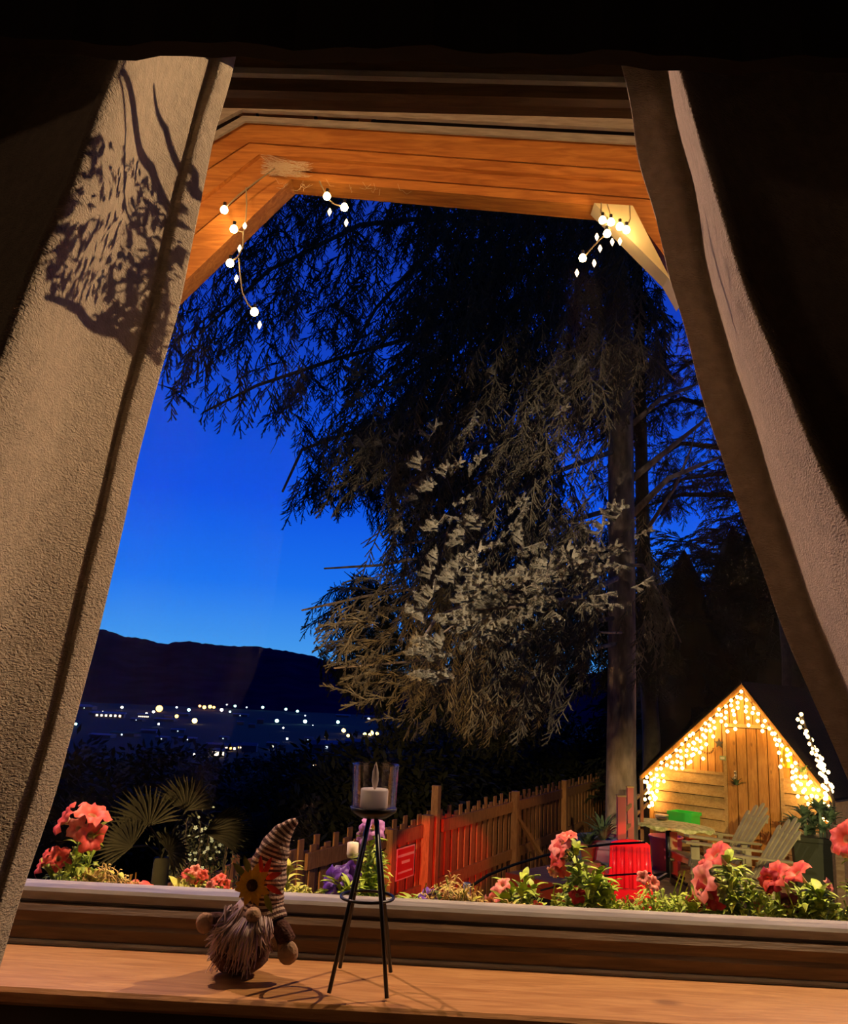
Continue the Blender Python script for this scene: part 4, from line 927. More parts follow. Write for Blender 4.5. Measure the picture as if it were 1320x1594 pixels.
# dark planter box with succulents, right of the shed door
q = PZ(1266, 1372, DZ + .0); q = V((PY(1266, 1330, 10.9).x, 10.9, DZ)); T = Matrix.Translation(q) @ Matrix.Rotation(th * .4, 4, 'Z')
GPT = mat('dark_green_planter', (.05, .055, .03), .7, spec=.2)
pp = thing('planter', 'tall dark green square planter at the right end of the shed wall', 'planter', q)
zt_ = PY(1266, 1300, 10.9).z - DZ
b = MB(); 
b.add([T @ V((i * r_, j * r_, z)) for r_, z in ((.19, 0), (.235, zt_ - .05)) for i, j in ((-1, -1), (1, -1), (1, 1), (-1, 1))], [(0, 1, 5, 4), (1, 2, 6, 5), (2, 3, 7, 6), (3, 0, 4, 7), (3, 2, 1, 0), (4, 5, 6, 7)]); b.build('planter_body', GPT, pp)
b = MB(); b.box((0, 0, zt_ - .03), (.53, .53, .05), T); b.build('rim', GPT, pp)
SUC = mat('succulent', (.20, .30, .14), .6, (.08, .14, .06), 20); sul = []
for k, (px, py, r_) in enumerate([(1240, 1282, 1.3), (1252, 1266, 1.2), (1266, 1278, 1.4), (1276, 1258, 1.3), (1292, 1272, 1.3), (1258, 1292, 1.2), (1284, 1290, 1.2)]):
    c = PY(px, py, 10.8 + .1 * (k % 3)); c.z = min(c.z, 99)
    t = leafy_tuft('succulent', 'succulent rosette crowded in the dark green planter', 'plant', c - V((0, 0, .05)), 34, .13 * r_, .065, SUC, 1, 30 + k, 'succulents in the dark planter')
    b = MB(); b.tube([V((c.x, c.y, DZ + zt_ - .02)), c - V((0, 0, .05))], .02, 6); b.build('stem', SUC, t); sul.append((px, t))
number(sul, 'succulent rosette in the dark planter,', 'of seven')
c = SW(1249, 1203, .14); t = leafy_tuft('hanging_plant', 'small green plant hanging on the shed wall under the lights', 'plant', c, 22, .10, .04, mat('hanging_plant_green', (.20, .30, .05), .6), 1, 51)  # even green leaf colour
c = SW(1146, 1222, .12); t = leafy_tuft('wall_plant', 'dark little spiky plant on a hook beside the shed door', 'plant', c, 20, .10, .03, mat('dark_herb', (.05, .09, .03), .7), 1, 52)
# weathered posts at the right end of the deck
for k, (px, top, y, wd) in enumerate([(1303, 1285, 10.2, .10), (1292, 1290, 10.7, .07)]):
    q = PY(px, 1300, y); zt2 = PY(px, top, y).z; b = MB(); b.box((q.x, q.y, (GZ + zt2) / 2), (wd, wd, zt2 - GZ), bev=.01)
    tag(b.build('garden_post', DECKM), ['weathered post at the far right beside the planter', 'thinner weathered post just left of the thicker one by the planter'][k], 'post')
# ------------------------------------------------------------------ red plastic garden chair seen from behind
REDP = mat('red_plastic', (.66, .03, .04), .22)
q = PY(982, 1418, 8.9); q.z = DZ
ds = 8.9 / F
rc_ = thing('plastic_chair', 'glossy red plastic garden chair seen from behind, lit red', 'chair', q)
def RC(x, z, y=0): return q + V(((x) * ds, y, z * ds))
zz = (PY(982, 1307, 8.9).z - DZ) / ds
b = MB(); nn = 12; prof = []
for k in range(nn + 1):
    a = math.pi * k / nn; prof.append((math.cos(a), math.sin(a)))
pol = [RC(-32, 62, .02), RC(32, 62, .02)] + [RC((29 if True else 0) * max(-1, min(1, c_ * 1.25)), zz - 14 + 14 * s_, .0 + .04) for c_, s_ in prof]
b.prism(pol, (0, -.03, 0)); b.build('backrest', REDP, rc_)
for x in (-24, -12, 0, 12, 24):
    b = MB(); b.tube([RC(x, 62, -.015), RC(x * .95, zz - 10, .005)], .022, 8); b.build('back_rib', REDP, rc_, True)
b = MB(); b.box(RC(0, 58, .25), (62 * ds, .5, .035)); b.build('seat', REDP, rc_)
b = MB(); b.box(RC(0, 54, -.01), (62 * ds, .03, 12 * ds)); b.build('seat_apron', REDP, rc_)
for x0_, x1_, y in ((-27, -35, -.0), (27, 35, -.0), (-25, -30, .48), (25, 30, .48)):
    b = MB(); b.prism([RC(x1_ - 7, 0, y), RC(x1_ + 7, 0, y), RC(x0_ + 9, 54, y), RC(x0_ - 7, 54, y)], (0, .03, 0)); b.build('leg', REDP, rc_)
for x in (-30, 30):
    b = MB(); b.box(RC(x, 78, .22), (.05, .46, .03)); b.build('armrest', REDP, rc_)
    b = MB(); b.box(RC(x, 68, .42), (.04, .04, 20 * ds)); b.build('arm_post', REDP, rc_)
pf = thing('platform', 'rough wooden platform under the red plastic chair', 'platform', (q.x, q.y + .2, GZ))
for k in range(7):
    b = MB(); b.box((q.x - .45 + k * .15, q.y + .25, DZ - .02), (.14, 1.0, .04)); b.build('plank', DECKM, pf)
for i in (-.4, .4):
    for j in (-.15, .65):
        b = MB(); b.box((q.x + i, q.y + j, (GZ + DZ - .04) / 2), (.09, .09, DZ - .04 - GZ)); b.build('post', DECKM, pf)
# black irrigation hoses in arcs
HOSE = mat('black_hose', (.012, .011, .010), .9, spec=.1)
b = MB(); b.tube([PY(x, y, d) for x, y, d in ((733, 1380, 5.5), (760, 1362, 5.7), (800, 1346, 6.0), (850, 1331, 6.4), (905, 1319, 6.8), (950, 1314, 7.1), (1004, 1311, 7.4))], .009, 8); tag(b.build('garden_hose', HOSE, None, True), 'black hose arcing from the fence foot up to the red chair', 'hose')
b = MB(); b.tube([PY(x, y, d) for x, y, d in ((842, 1386, 6.2), (880, 1376, 6.4), (920, 1366, 6.7), (960, 1362, 7.0), (1012, 1359, 7.4))], .007, 8); tag(b.build('garden_hose', HOSE, None, True), 'lower, shorter black hose crossing in front of the red chair', 'hose')
b = MB(); T = PY(727, 1384, 5.4); b.tube([V((T.x, T.y, GZ)), PY(727, 1374, 5.4)], .022, 8); tag(b.build('hose_stake', mat('grey_stake', (.25, .25, .3), .5), None, True), 'grey stake that holds the low end of the black hose', 'stake')
# ================================================================== TREES
def source(name, mb, m_, smooth=False):             # geometry that the foliage groups repeat; never linked into the scene itself
    return bpy.data.objects.new(name, mb.mesh(name, m_, smooth))
NG = {}
def inst_group(src):
    if src.name in NG: return NG[src.name]
    g = bpy.data.node_groups.new('foliage_' + src.name, 'GeometryNodeTree')
    g.interface.new_socket('Geometry', in_out='INPUT', socket_type='NodeSocketGeometry'); g.interface.new_socket('Geometry', in_out='OUTPUT', socket_type='NodeSocketGeometry')
    i = g.nodes.new('NodeGroupInput'); o = g.nodes.new('NodeGroupOutput'); ip = g.nodes.new('GeometryNodeInstanceOnPoints')
    oi = g.nodes.new('GeometryNodeObjectInfo'); oi.inputs['Object'].default_value = src
    a = g.nodes.new('GeometryNodeInputNamedAttribute'); a.data_type = 'FLOAT_VECTOR'; a.inputs[0].default_value = 'rot'
    s = g.nodes.new('GeometryNodeInputNamedAttribute'); s.data_type = 'FLOAT'; s.inputs[0].default_value = 'scl'
    er = g.nodes.new('FunctionNodeEulerToRotation')
    L = g.links.new
    L(i.outputs[0], ip.inputs['Points']); L(oi.outputs['Geometry'], ip.inputs['Instance']); L(a.outputs[0], er.inputs[0]); L(er.outputs[0], ip.inputs['Rotation']); L(s.outputs[0], ip.inputs['Scale']); L(ip.outputs[0], o.inputs[0])
    NG[src.name] = g; return g
def scatter(name, items, src, parent, label=None):  # items: (point, x axis, z hint, scale)
    me = bpy.data.meshes.new(name); me.from_pydata([tuple(p[0]) for p in items], [], [])
    rr = []; ss = []
    for p, x, zh, s in items:
        x = V(x).normalized(); y = V(zh).cross(x)
        y = frame_of(x)[0] if y.length < 1e-4 else y.normalized()
        z = x.cross(y); e_ = Matrix((x, y, z)).transposed().to_euler(); rr += [e_.x, e_.y, e_.z]; ss.append(s)
    me.attributes.new('rot', 'FLOAT_VECTOR', 'POINT').data.foreach_set('vector', rr)
    me.attributes.new('scl', 'FLOAT', 'POINT').data.foreach_set('value', ss)
    o = bpy.data.objects.new(name, me); link(o, parent); o['kind'] = 'stuff'
    md = o.modifiers.new('foliage', 'NODES'); md.node_group = inst_group(src); return o
def inpoly(x, y, P):
    c = False; j = len(P) - 1
    for i in range(len(P)):
        if (P[i][1] > y) != (P[j][1] > y) and x < (P[j][0] - P[i][0]) * (y - P[i][1]) / (P[j][1] - P[i][1]) + P[i][0]: c = not c
        j = i
    return c
def shoot(b, a, d, L_, rn, nd, nl, w_=.0011, core=.003):
    a = V(a); d = V(d).normalized(); s1, s2, _ = frame_of(d)
    b.tube([a, a + d * L_], [core, core * .5], 3, cap=False)
    for k in range(nd):
        t = (k + rn.random()) / nd; an = rn.uniform(0, 6.283); n_ = s1 * math.cos(an) + s2 * math.sin(an); p = a + d * (L_ * t)
        q = p + (n_ * .8 + d * .6) * nl; sd = d.cross(n_) * w_; b.add([p - sd, p + sd, q], [(0, 1, 2)])
def spray(seed, L_, droop, nsh, slen, nd, nl, w_, core=.005, flat=.75):
    rn = random.Random(seed); b = MB(); pts = []
    for k in range(7):
        t = k / 6; pts.append(V((L_ * t, .03 * math.sin(t * 3 + seed), -droop * t * t * L_)))
    b.tube(pts, [.006 * (1 - .6 * k / 6) for k in range(7)], 3, cap=False)
    for k in range(nsh):
        t = .10 + .88 * (k + rn.uniform(-.4, .4)) / (nsh - 1); t = max(.05, min(.98, t)); i = min(5, int(t * 6)); p = pts[i].lerp(pts[i + 1], t * 6 - i); d = (pts[i + 1] - pts[i]).normalized()
        an = rn.uniform(-.9, .9) + (0 if rn.random() < .5 else math.pi); l = slen * (1 - .45 * t) * rn.uniform(.6, 1.25)
        dd = d * rn.uniform(.45, 1.1) + V((0, math.cos(an) * flat, math.sin(an) * .6 - .12)); shoot(b, p, dd, l, rn, nd, nl, w_, core)
        if rn.random() < .5: shoot(b, p + dd.normalized() * l * .4, dd + V((.4, rn.uniform(-.6, .6), rn.uniform(-.4, .4))), l * .55, rn, nd // 2, nl, w_, core)
    shoot(b, pts[-2], pts[-1] - pts[-2], slen * .7, rn, nd, nl, w_, core)
    return b
S_H1 = source('hanging_spray', spray(1, .46, .3, 12, .15, 34, .016, .0028, .007), NEED); S_H2 = source('hanging_spray_b', spray(2, .38, .5, 11, .14, 34, .017, .0028, .007), NEED)
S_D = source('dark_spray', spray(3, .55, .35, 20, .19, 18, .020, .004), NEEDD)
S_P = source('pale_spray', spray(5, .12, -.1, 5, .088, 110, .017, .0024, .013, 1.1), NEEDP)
spr = thing('spruce_tree', 'big spruce whose drooping branches fill the view behind the fence end', 'tree', V((PY(968, 1200, 11).x, 11, GZ)))
tr = [V((PY(966, 1300, 11).x, 11, GZ - .1))] + [PY(x, y, 11) for x, y in ((967, 1300), (967, 1200), (968, 1000), (967, 800), (965, 600), (960, 400), (955, 250), (948, 50))] + [PY(940, -400, 11)]
b = MB(); b.tube(tr, [.24, .20, .178, .172, .168, .165, .158, .15, .135, .09], 18)
for i, v_ in enumerate(b.v):
    p = V(v_); b.v[i] = (p.x + .008 * noise.noise(p * 6), p.y + .008 * noise.noise(p * 5), p.z)
b.build('trunk', BARK, spr, True)
def trunk_at(py): return PY(966, py, 11)
limbs = [([(955, 290), (872, 320), (800, 345), (708, 350), (640, 420), (585, 480), (540, 560)], 11, 8.2, .055), ([(955, 470), (800, 470), (660, 520), (520, 560), (400, 600), (320, 640)], 11, 7.2, .04),
         ([(955, 350), (760, 330), (560, 350), (420, 420), (310, 520)], 11, 7.4, .045), ([(958, 560), (840, 580), (720, 620), (580, 660), (470, 700), (440, 765)], 11, 7.2, .04), ([(960, 640), (850, 660), (740, 690), (640, 720), (560, 760)], 11, 7.5, .035),
         ([(962, 700), (850, 740), (760, 790), (680, 840), (610, 850)], 11, 7.6, .035), ([(963, 790), (820, 830), (700, 860), (590, 880), (505, 885)], 11, 8.4, .035), ([(964, 850), (850, 870), (740, 900), (560, 930), (470, 950)], 11, 7.8, .035),
         ([(965, 930), (880, 920), (800, 925), (730, 940), (680, 960), (655, 1000)], 11, 5.9, .035), ([(966, 960), (860, 980), (760, 1010), (640, 1030), (520, 1040)], 11, 8.2, .03), ([(966, 1000), (880, 1020), (820, 1060), (790, 1110)], 11, 7.8, .028),
         ([(967, 880), (1000, 880), (1030, 930), (1060, 1000)], 11, 9.6, .028), ([(960, 520), (990, 540), (1020, 560), (1050, 590)], 11, 9.2, .03), ([(808, 340), (806, 400), (799, 480), (803, 560), (806, 612)], 9.6, 9.2, .012),
         ([(967, 985), (940, 985), (915, 980), (880, 975)], 10.8, 9.2, .018), ([(985, 745), (1040, 700), (1090, 660), (1130, 620)], 11.2, 12.0, .05), ([(985, 800), (1040, 745), (1100, 720), (1150, 700)], 11.2, 12.2, .05), ([(1010, 820), (1050, 760), (1075, 700), (1085, 660)], 11.8, 12.4, .03), ([(985, 660), (1030, 620), (1080, 600), (1110, 570)], 11.2, 12.2, .04)]
for pts, d0, d1, r_ in limbs:
    n = len(pts); q = [PY(x, y, d0 + (d1 - d0) * (k / (n - 1)) ** .85) for k, (x, y) in enumerate(pts)]
    b = MB(); b.tube(q, [r_ * (1 - .75 * k / (n - 1)) for k in range(n)], 7); b.build('branch', BARK, spr, True)
rn = random.Random(17)
tw = MB()
for k in range(150):                                # thin bare hanging twigs
    x = rn.uniform(430, 900); y = rn.uniform(330, 760); d = rn.uniform(7.4, 9.8); p = PY(x, y, d); l = rn.uniform(.15, .55); q = p + V((rn.uniform(-.12, .08), rn.uniform(-.05, .05), -l * .5)); e_ = q + V((rn.uniform(-.05, .10), 0, -l * .5))
    tw.tube([p, q, e_], [.006, .004, .002], 3, cap=False)
tw.build('hanging_twigs', BARK, spr)['kind'] = 'stuff'
MASK = [(225, 600), (290, 655), (340, 675), (400, 660), (420, 640), (450, 690), (500, 695), (430, 765), (425, 785), (470, 805), (540, 785), (580, 775), (590, 830), (640, 850), (640, 885), (560, 885), (505, 868), (500, 900), (540, 940), (455, 950), (450, 985), (490, 1010), (490, 1040), (520, 1075), (560, 1095), (600, 1140), (700, 1135), (745, 1170), (800, 1170), (850, 1145), (865, 1090), (960, 1060), (1000, 1095), (1040, 1040), (1078, 1035), (1055, 930), (1010, 830), (992, 700), (1010, 625), (1055, 600), (1060, 480), (1000, 400), (1000, 240), (470, 240), (330, 380), (230, 500)]
def topx(p):
    v_ = V(p) - V((0, 0, CZ)); z = v_.dot(fw); return 660 + F * v_.dot(rt) / z, 797 - F * v_.dot(up) / z
front, back, hb = [], [], []
tries = 0
def density(x, y):
    n_ = noise.noise(V((x * .011, y * .011, 2.0)))
    if x < 640 and y < 640: return .30 + .5 * (n_ > -.05) * (.35 if x < 440 else .6)
    if 860 < x < 960 and 640 < y < 800: return .35
    if x < 560 and y < 820: return .45
    if x < 520 and 860 < y < 1000: return .35
    return 1.0
while len(front) < 1700 and tries < 60000:
    tries += 1; x = rn.uniform(220, 1080); y = rn.uniform(240, 1170)
    if not inpoly(x, y, MASK) or rn.random() > density(x, y): continue
    if x < 640 and y > 860 and rn.random() < .5: continue
    d = rn.uniform(7.0, 10.5); dv = V((rn.uniform(-.8, .35), rn.uniform(-.6, .1), rn.uniform(-1.25, -.25)))
    if 860 < y and x < 640: dv = V((-.9, rn.uniform(-.8, .2), rn.uniform(-1.1, .6)))
    if x > 1000: dv = V((.5, -.3, -1)); d = rn.uniform(9.5, 11.5)
    p = PY(x, y, d); s = rn.uniform(.65, 1.15); tip = p + dv.normalized() * .5 * s; tx, ty = topx(tip)
    if not inpoly(tx, ty, MASK): continue
    if abs(x - 968) < 30 and d < 11.3 and y > 600: continue
    (front if rn.random() < .55 else hb).append((p, dv, (0, -.3, 1), s))
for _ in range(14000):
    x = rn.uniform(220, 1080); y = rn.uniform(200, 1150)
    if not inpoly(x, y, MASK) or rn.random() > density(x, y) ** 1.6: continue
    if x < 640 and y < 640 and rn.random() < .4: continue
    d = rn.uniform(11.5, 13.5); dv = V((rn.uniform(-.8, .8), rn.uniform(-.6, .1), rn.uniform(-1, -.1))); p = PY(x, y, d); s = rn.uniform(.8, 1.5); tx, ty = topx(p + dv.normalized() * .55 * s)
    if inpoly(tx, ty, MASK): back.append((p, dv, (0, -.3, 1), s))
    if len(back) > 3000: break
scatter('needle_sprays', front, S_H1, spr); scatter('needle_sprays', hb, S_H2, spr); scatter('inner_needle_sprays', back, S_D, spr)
# pale tips that reach towards the house, their lit look put into the colour
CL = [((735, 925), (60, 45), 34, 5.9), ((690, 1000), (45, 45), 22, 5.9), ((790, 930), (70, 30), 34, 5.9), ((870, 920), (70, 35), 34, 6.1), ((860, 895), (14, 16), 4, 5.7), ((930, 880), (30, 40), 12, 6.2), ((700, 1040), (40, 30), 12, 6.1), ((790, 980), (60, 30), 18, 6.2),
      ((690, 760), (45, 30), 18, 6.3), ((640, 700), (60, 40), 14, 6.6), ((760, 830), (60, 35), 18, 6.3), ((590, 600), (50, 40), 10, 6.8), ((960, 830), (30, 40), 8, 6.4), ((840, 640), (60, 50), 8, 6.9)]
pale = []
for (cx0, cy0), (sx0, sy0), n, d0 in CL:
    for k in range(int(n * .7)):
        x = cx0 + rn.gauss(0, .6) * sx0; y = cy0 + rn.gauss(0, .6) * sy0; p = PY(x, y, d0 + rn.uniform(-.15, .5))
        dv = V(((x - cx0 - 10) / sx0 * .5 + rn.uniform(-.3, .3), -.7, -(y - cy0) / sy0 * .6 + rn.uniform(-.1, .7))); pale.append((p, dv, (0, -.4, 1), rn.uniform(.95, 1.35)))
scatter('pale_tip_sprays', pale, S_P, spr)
q = [PY(x, y, d) for x, y, d in ((960, 900, 10.8), (900, 930, 7.6), (860, 935, 6.3), (800, 945, 6.1), (735, 950, 6.05), (690, 985, 6.0))]
b = MB(); b.tube(q, [.035, .02, .014, .011, .009, .006], 6); b.build('branch', BARK, spr, True)
b = MB(); b.tube([PY(860, 935, 6.2), PY(856, 915, 6.0), PY(855, 890, 5.8)], [.005, .004, .003], 5); b.build('branch', BARK, spr, True)
# dark cedar right of the spruce
ced = thing('cedar_tree', 'dark cedar silhouetted against the sky right of the spruce trunk', 'tree', V((PY(1150, 1200, 16).x, 16, GZ)))
b = MB(); bx = PY(1240, 1200, 16).x; b.tube([V((bx, 16, GZ)), V((bx + .1, 16, CZ + 1)), V((bx - .1, 16, CZ + 5)), V((bx, 16, CZ + 9))], [.3, .26, .2, .1], 12); b.build('trunk', BARKD, ced, True)
cl_ = []
for pts in ([(1240, 760), (1150, 700), (1060, 690), (1000, 730)], [(1240, 700), (1130, 640), (1060, 620), (1010, 640)], [(1240, 640), (1150, 590), (1080, 560), (1040, 590)], [(1240, 800), (1140, 770), (1060, 770), (1000, 790)], [(1240, 560), (1150, 520), (1070, 500)], [(1240, 740), (1170, 730), (1100, 740), (1040, 750)]):
    q = [PY(x, y, 16 - .5 * k) for k, (x, y) in enumerate(pts)]; b = MB(); b.tube(q, [.09, .06, .04, .015][:len(q)], 6); b.build('branch', BARKD, ced, True)
    for k in range(120):
        i = rn.randrange(len(q) - 1); p = q[i].lerp(q[i + 1], rn.random()) + V((rn.gauss(0, .12), rn.gauss(0, .2), rn.gauss(0, .10))); cl_.append((p, (rn.uniform(-1, .4), rn.uniform(-.5, .5), rn.uniform(-.8, .5)), (0, 0, 1), rn.uniform(.5, 1.0)))
scatter('needle_sprays', cl_, S_D, ced)
# second, thinner trunk behind
b = MB(); xq = PY(1012, 1200, 14).x; b.tube([V((xq + .02, 14, GZ)), PY(1014, 1150, 14), PY(1006, 1000, 14), PY(1000, 800, 14), PY(996, 600, 14), PY(990, 300, 14)], [.17, .14, .12, .11, .10, .08], 10)
tag(b.build('tree_trunk', BARKD, None, True), 'thin dark bare trunk standing just right of the spruce trunk', 'tree')
# dark conifers behind the shed and bushes beyond the fence
def dark_mass(name, label, cat, base, h, r_, seed, cone=True, n=260, group=None, src=None, scl=1.0):
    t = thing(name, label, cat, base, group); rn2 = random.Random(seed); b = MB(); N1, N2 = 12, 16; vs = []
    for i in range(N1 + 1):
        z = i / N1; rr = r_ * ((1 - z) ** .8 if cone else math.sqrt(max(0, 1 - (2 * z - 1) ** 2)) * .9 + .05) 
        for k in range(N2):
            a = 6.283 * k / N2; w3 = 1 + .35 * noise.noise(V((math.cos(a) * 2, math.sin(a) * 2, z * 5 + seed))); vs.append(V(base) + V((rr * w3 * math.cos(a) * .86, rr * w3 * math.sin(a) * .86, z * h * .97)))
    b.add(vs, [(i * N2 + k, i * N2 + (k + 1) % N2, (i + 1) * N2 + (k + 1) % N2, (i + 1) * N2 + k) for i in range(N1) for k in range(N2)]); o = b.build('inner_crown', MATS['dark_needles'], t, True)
    it = []
    for k in range(n):
        z = rn2.random() ** 1.3 if cone else rn2.uniform(.1, 1); rr = r_ * ((1 - z) ** .8 if cone else math.sqrt(max(0, 1 - (2 * z - 1) ** 2)) * .9 + .05); a = rn2.uniform(0, 6.283); o_ = V((math.cos(a), math.sin(a), 0))
        it.append((V(base) + o_ * rr * .85 + V((0, 0, z * h)), o_ + V((0, 0, rn2.uniform(-.6, .5) if cone else rn2.uniform(-.1, 1.2))), (0, 0, 1), rn2.uniform(.8, 1.5) * scl))
    scatter('foliage', it, src or S_D, t)
    b = MB(); b.tube([V(base) - V((0, 0, .2)), V(base) + V((0, 0, h * .3))], .12 if cone else .05, 8); b.build('trunk', BARKD, t); return t
pos = ['behind the left slope of the shed roof', 'behind the peak of the shed roof', 'behind the right side of the shed', 'between the spruce trunk and the shed', 'at the far right above the shed', 'far behind the shed, topmost on the right']
for k, (px, top, d, r_) in enumerate([(1070, 840, 18.5, 2.0), (1150, 800, 19.5, 2.3), (1250, 790, 18, 2.2), (1020, 905, 22.5, 1.5), (1330, 740, 20.5, 2.4), (1195, 770, 24.5, 3.0)]):
    p = PY(px, 1100, d); z0 = GZ - .2 if k != 3 else gh(p.x, d) - .1; dark_mass('conifer', 'tall dark conifer ' + pos[k], 'tree', V((p.x, d, z0)), PY(px, top, d).z - z0, r_, 40 + k, True, 420, 'dark conifers behind the shed', None, 1.5)
bpos = [(640, 1165, 17, 1.5), (700, 1150, 19, 1.7), (770, 1140, 21, 1.9), (850, 1135, 22.5, 1.8), (905, 1140, 24, 1.7), (585, 1205, 15, 1.2), (500, 1205, 16, 1.5), (400, 1196, 18, 2.0), (300, 1190, 20, 2.2), (190, 1192, 19, 2.2), (110, 1200, 16, 1.8)]
bl = ['just right of the candle cup, beyond the fence', 'beyond the fence near its tall red post', 'beyond the fence post that has the diagonal brace', 'beyond the fence, left of the spruce trunk', 'at the far end of the fence beside the spruce trunk', 'directly behind the candle cup', 'in the dark left of the candle stand', 'in the dark above the gnome', 'in the dark behind the fan palm', 'in the dark left of the fan palm', 'in the dark beside the left curtain']
LEAFD = mat('dark_leaf', (.04, .05, .022), .8, (.02, .026, .012), 3)
lm = MB()
rl_ = random.Random(6)
for k in range(26):
    p = V((rl_.uniform(0, .4), rl_.uniform(-.18, .18), rl_.uniform(-.12, .12))); a = V((rl_.uniform(-.4, 1), rl_.uniform(-1, 1), rl_.uniform(-.6, .6))).normalized(); s_ = a.cross(V((0, 0, 1))).normalized() * .022
    lm.add([p, p + a * .05 + s_, p + a * .11, p + a * .05 - s_], [(0, 1, 2, 3)])
S_L = source('leaf_cluster', lm, LEAFD)
for k, (px, top, d, r_) in enumerate(bpos):
    p = PY(px, 1150, d); g = gh(p.x, d) - .2; zt = PY(px, top, d).z; dark_mass('bush', 'dark round bush ' + bl[k], 'bush', V((p.x, d, g)), max(1.0, zt - g), r_, 60 + k, False, 260, 'dark bushes beyond the fence', S_L, 1.4)
# ================================================================== FAN PALM AND WHITE-FLOWERED SHRUB
PALM = mat('palm_leaf', (.018, .018, .011), .85, (.010, .010, .007), 12, spec=.15)
pb_ = PY(245, 1400, 4.6); palm = thing('fan_palm', 'dim fan palm with wide round fronds left of the gnome', 'palm', V((pb_.x, 4.6, GZ)))
hub = PY(252, 1335, 4.6)
b = MB(); b.tube([V((pb_.x, 4.6, GZ)), hub], [.07, .04], 10); b.build('trunk', PALM, palm, True)
for (px, py), rpx, a0, a1, dd, tilt in (((232, 1285), 66, 20, 175, 4.45, -.4), ((290, 1262), 62, 15, 150, 4.5, -.5), ((205, 1318), 52, 60, 220, 4.4, -.2), ((318, 1296), 72, -20, 50, 4.7, -.2), ((262, 1325), 40, -60, 120, 4.3, -.5)):
    c = PY(px, py, dd); Lr = rpx / F * dd * 1.15; b = MB(); n = 22
    b.tube([hub, hub.lerp(c, .5) + V((0, 0, .03)), c], .006, 5)
    for k in range(n):
        a = R(a0 + (a1 - a0) * k / (n - 1)); d = V((math.cos(a), tilt * (1 if k % 2 else .8), math.sin(a))).normalized(); s_ = d.cross(V((0, 1, 0))).normalized(); l = Lr * (.85 + .15 * math.sin(math.pi * k / (n - 1)))
        e_ = c + d * l + V((0, 0, -.12 * l)); m1 = c + d * l * .5
        b.add([c - s_ * .002, m1 - s_ * .009, e_, m1 + s_ * .009, c + s_ * .002, m1 + V((0, .006, 0))], [(0, 1, 5), (1, 2, 5), (2, 3, 5), (3, 4, 5), (4, 0, 5)])
    b.build('frond', PALM, palm)
WFL = mat('white_blossom', (.24, .36, .42), .6)
c = PY(318, 1380, 5.4); ws = thing('flowering_shrub', 'dark shrub sprinkled with tiny white blossoms behind the gnome', 'shrub', V((c.x, 5.4, GZ)))
b = MB(); cc = PY(316, 1320, 5.4)
for k in range(12): a = cc + V((rn.uniform(-.22, .22), rn.uniform(-.1, .1), rn.uniform(-.05, .22))); b.tube([V((c.x, 5.4, GZ)), V((c.x, 5.4, GZ)).lerp(a, .6) + V((0, 0, .1)), a], [.008, .005, .002], 4, cap=False)
b.build('stem', BARKD, ws)
fm = MB()
for k in range(5):
    a = R(72 * k); d = V((math.cos(a), math.sin(a), .15)); s_ = V((-math.sin(a), math.cos(a), 0)) * .35; fm.add([V((0, 0, 0)), d * .6 + s_, d, d * .6 - s_], [(0, 1, 2, 3)])
fm.v = [tuple(V(v_) * .012) for v_ in fm.v]; fme = fm.mesh('blossom', WFL)
for k in range(34):
    x, y = rn.gauss(322, 17), rn.gauss(1316, 18); p = PY(x, y, 5.3 + rn.uniform(-.1, .1)); x_ = V((1, 0, rn.uniform(-.3, .3))).normalized(); z_ = V((rn.uniform(-.3, .3), -1, rn.uniform(-.2, .5))); y_ = z_.cross(x_).normalized(); z_ = x_.cross(y_)
    place('blossom', fme, ws, MX(p, x_, y_, z_, rn.uniform(.6, 1.3)))
scatter('foliage', [(PY(rn.gauss(318, 22), rn.gauss(1330, 26), 5.5), (rn.uniform(-1, 1), -.3, rn.uniform(-.5, .8)), (0, 0, 1), .35) for k in range(60)], S_L, ws)
# ================================================================== FLOWER BOX AND ITS PLANTS
PT = CZ - .50                                       # soil level in the box
fb = thing('flower_box', 'long wooden flower box outside below the window', 'flower box', (0.1, 1.9, CZ - .72))
for c, s in (((.1, 1.715, CZ - .60), (3.0, .03, .24)), ((.1, 2.075, CZ - .60), (3.0, .03, .24)), ((-1.415, 1.895, CZ - .60), (.03, .33, .24)), ((1.615, 1.895, CZ - .60), (.03, .33, .24)), ((.1, 1.895, CZ - .71), (2.98, .34, .02))):
    b = MB(); b.box(c, s); b.build('side_board', FENCEM, fb)
b = MB(); b.box((.1, 1.895, PT - .09), (2.97, .325, .17)); b.build('soil', SOIL, fb)
def leafmesh(nm, L_, W_, m_, curl=.35): return petal(L_, W_, .22, 5, curl).mesh(nm, m_, True)
LG = mat('fresh_green_leaf', (.50, .62, .06), .55, (.28, .42, .045), 30, detail=2); LY = mat('yellow_green_leaf', (.58, .56, .08), .6, (.42, .46, .06), 30, detail=2)
DRY = mat('dry_straw', (.60, .45, .14), .8, (.45, .30, .08), 40); STM = mat('green_stem', (.28, .36, .08), .6)
CORAL = mat('coral_petal', (.85, .13, .07), .55, (.65, .05, .045), 45, detail=2); PALEC = mat('pale_coral_petal', (.90, .34, .25), .55, (.75, .16, .12), 60, detail=2)
REDF = mat('deep_red_petal', (.50, .012, .02), .5, (.32, .008, .02), 40); PURP = mat('violet_petal', (.16, .04, .50), .5, (.08, .015, .28), 40); LILAC = mat('lilac_petal', (.52, .22, .58), .55, (.38, .12, .45), 40); TUBE = mat('flower_tube', (.72, .42, .22), .6)
DARKV = mat('dark_wine_petal', (.16, .01, .06), .5)
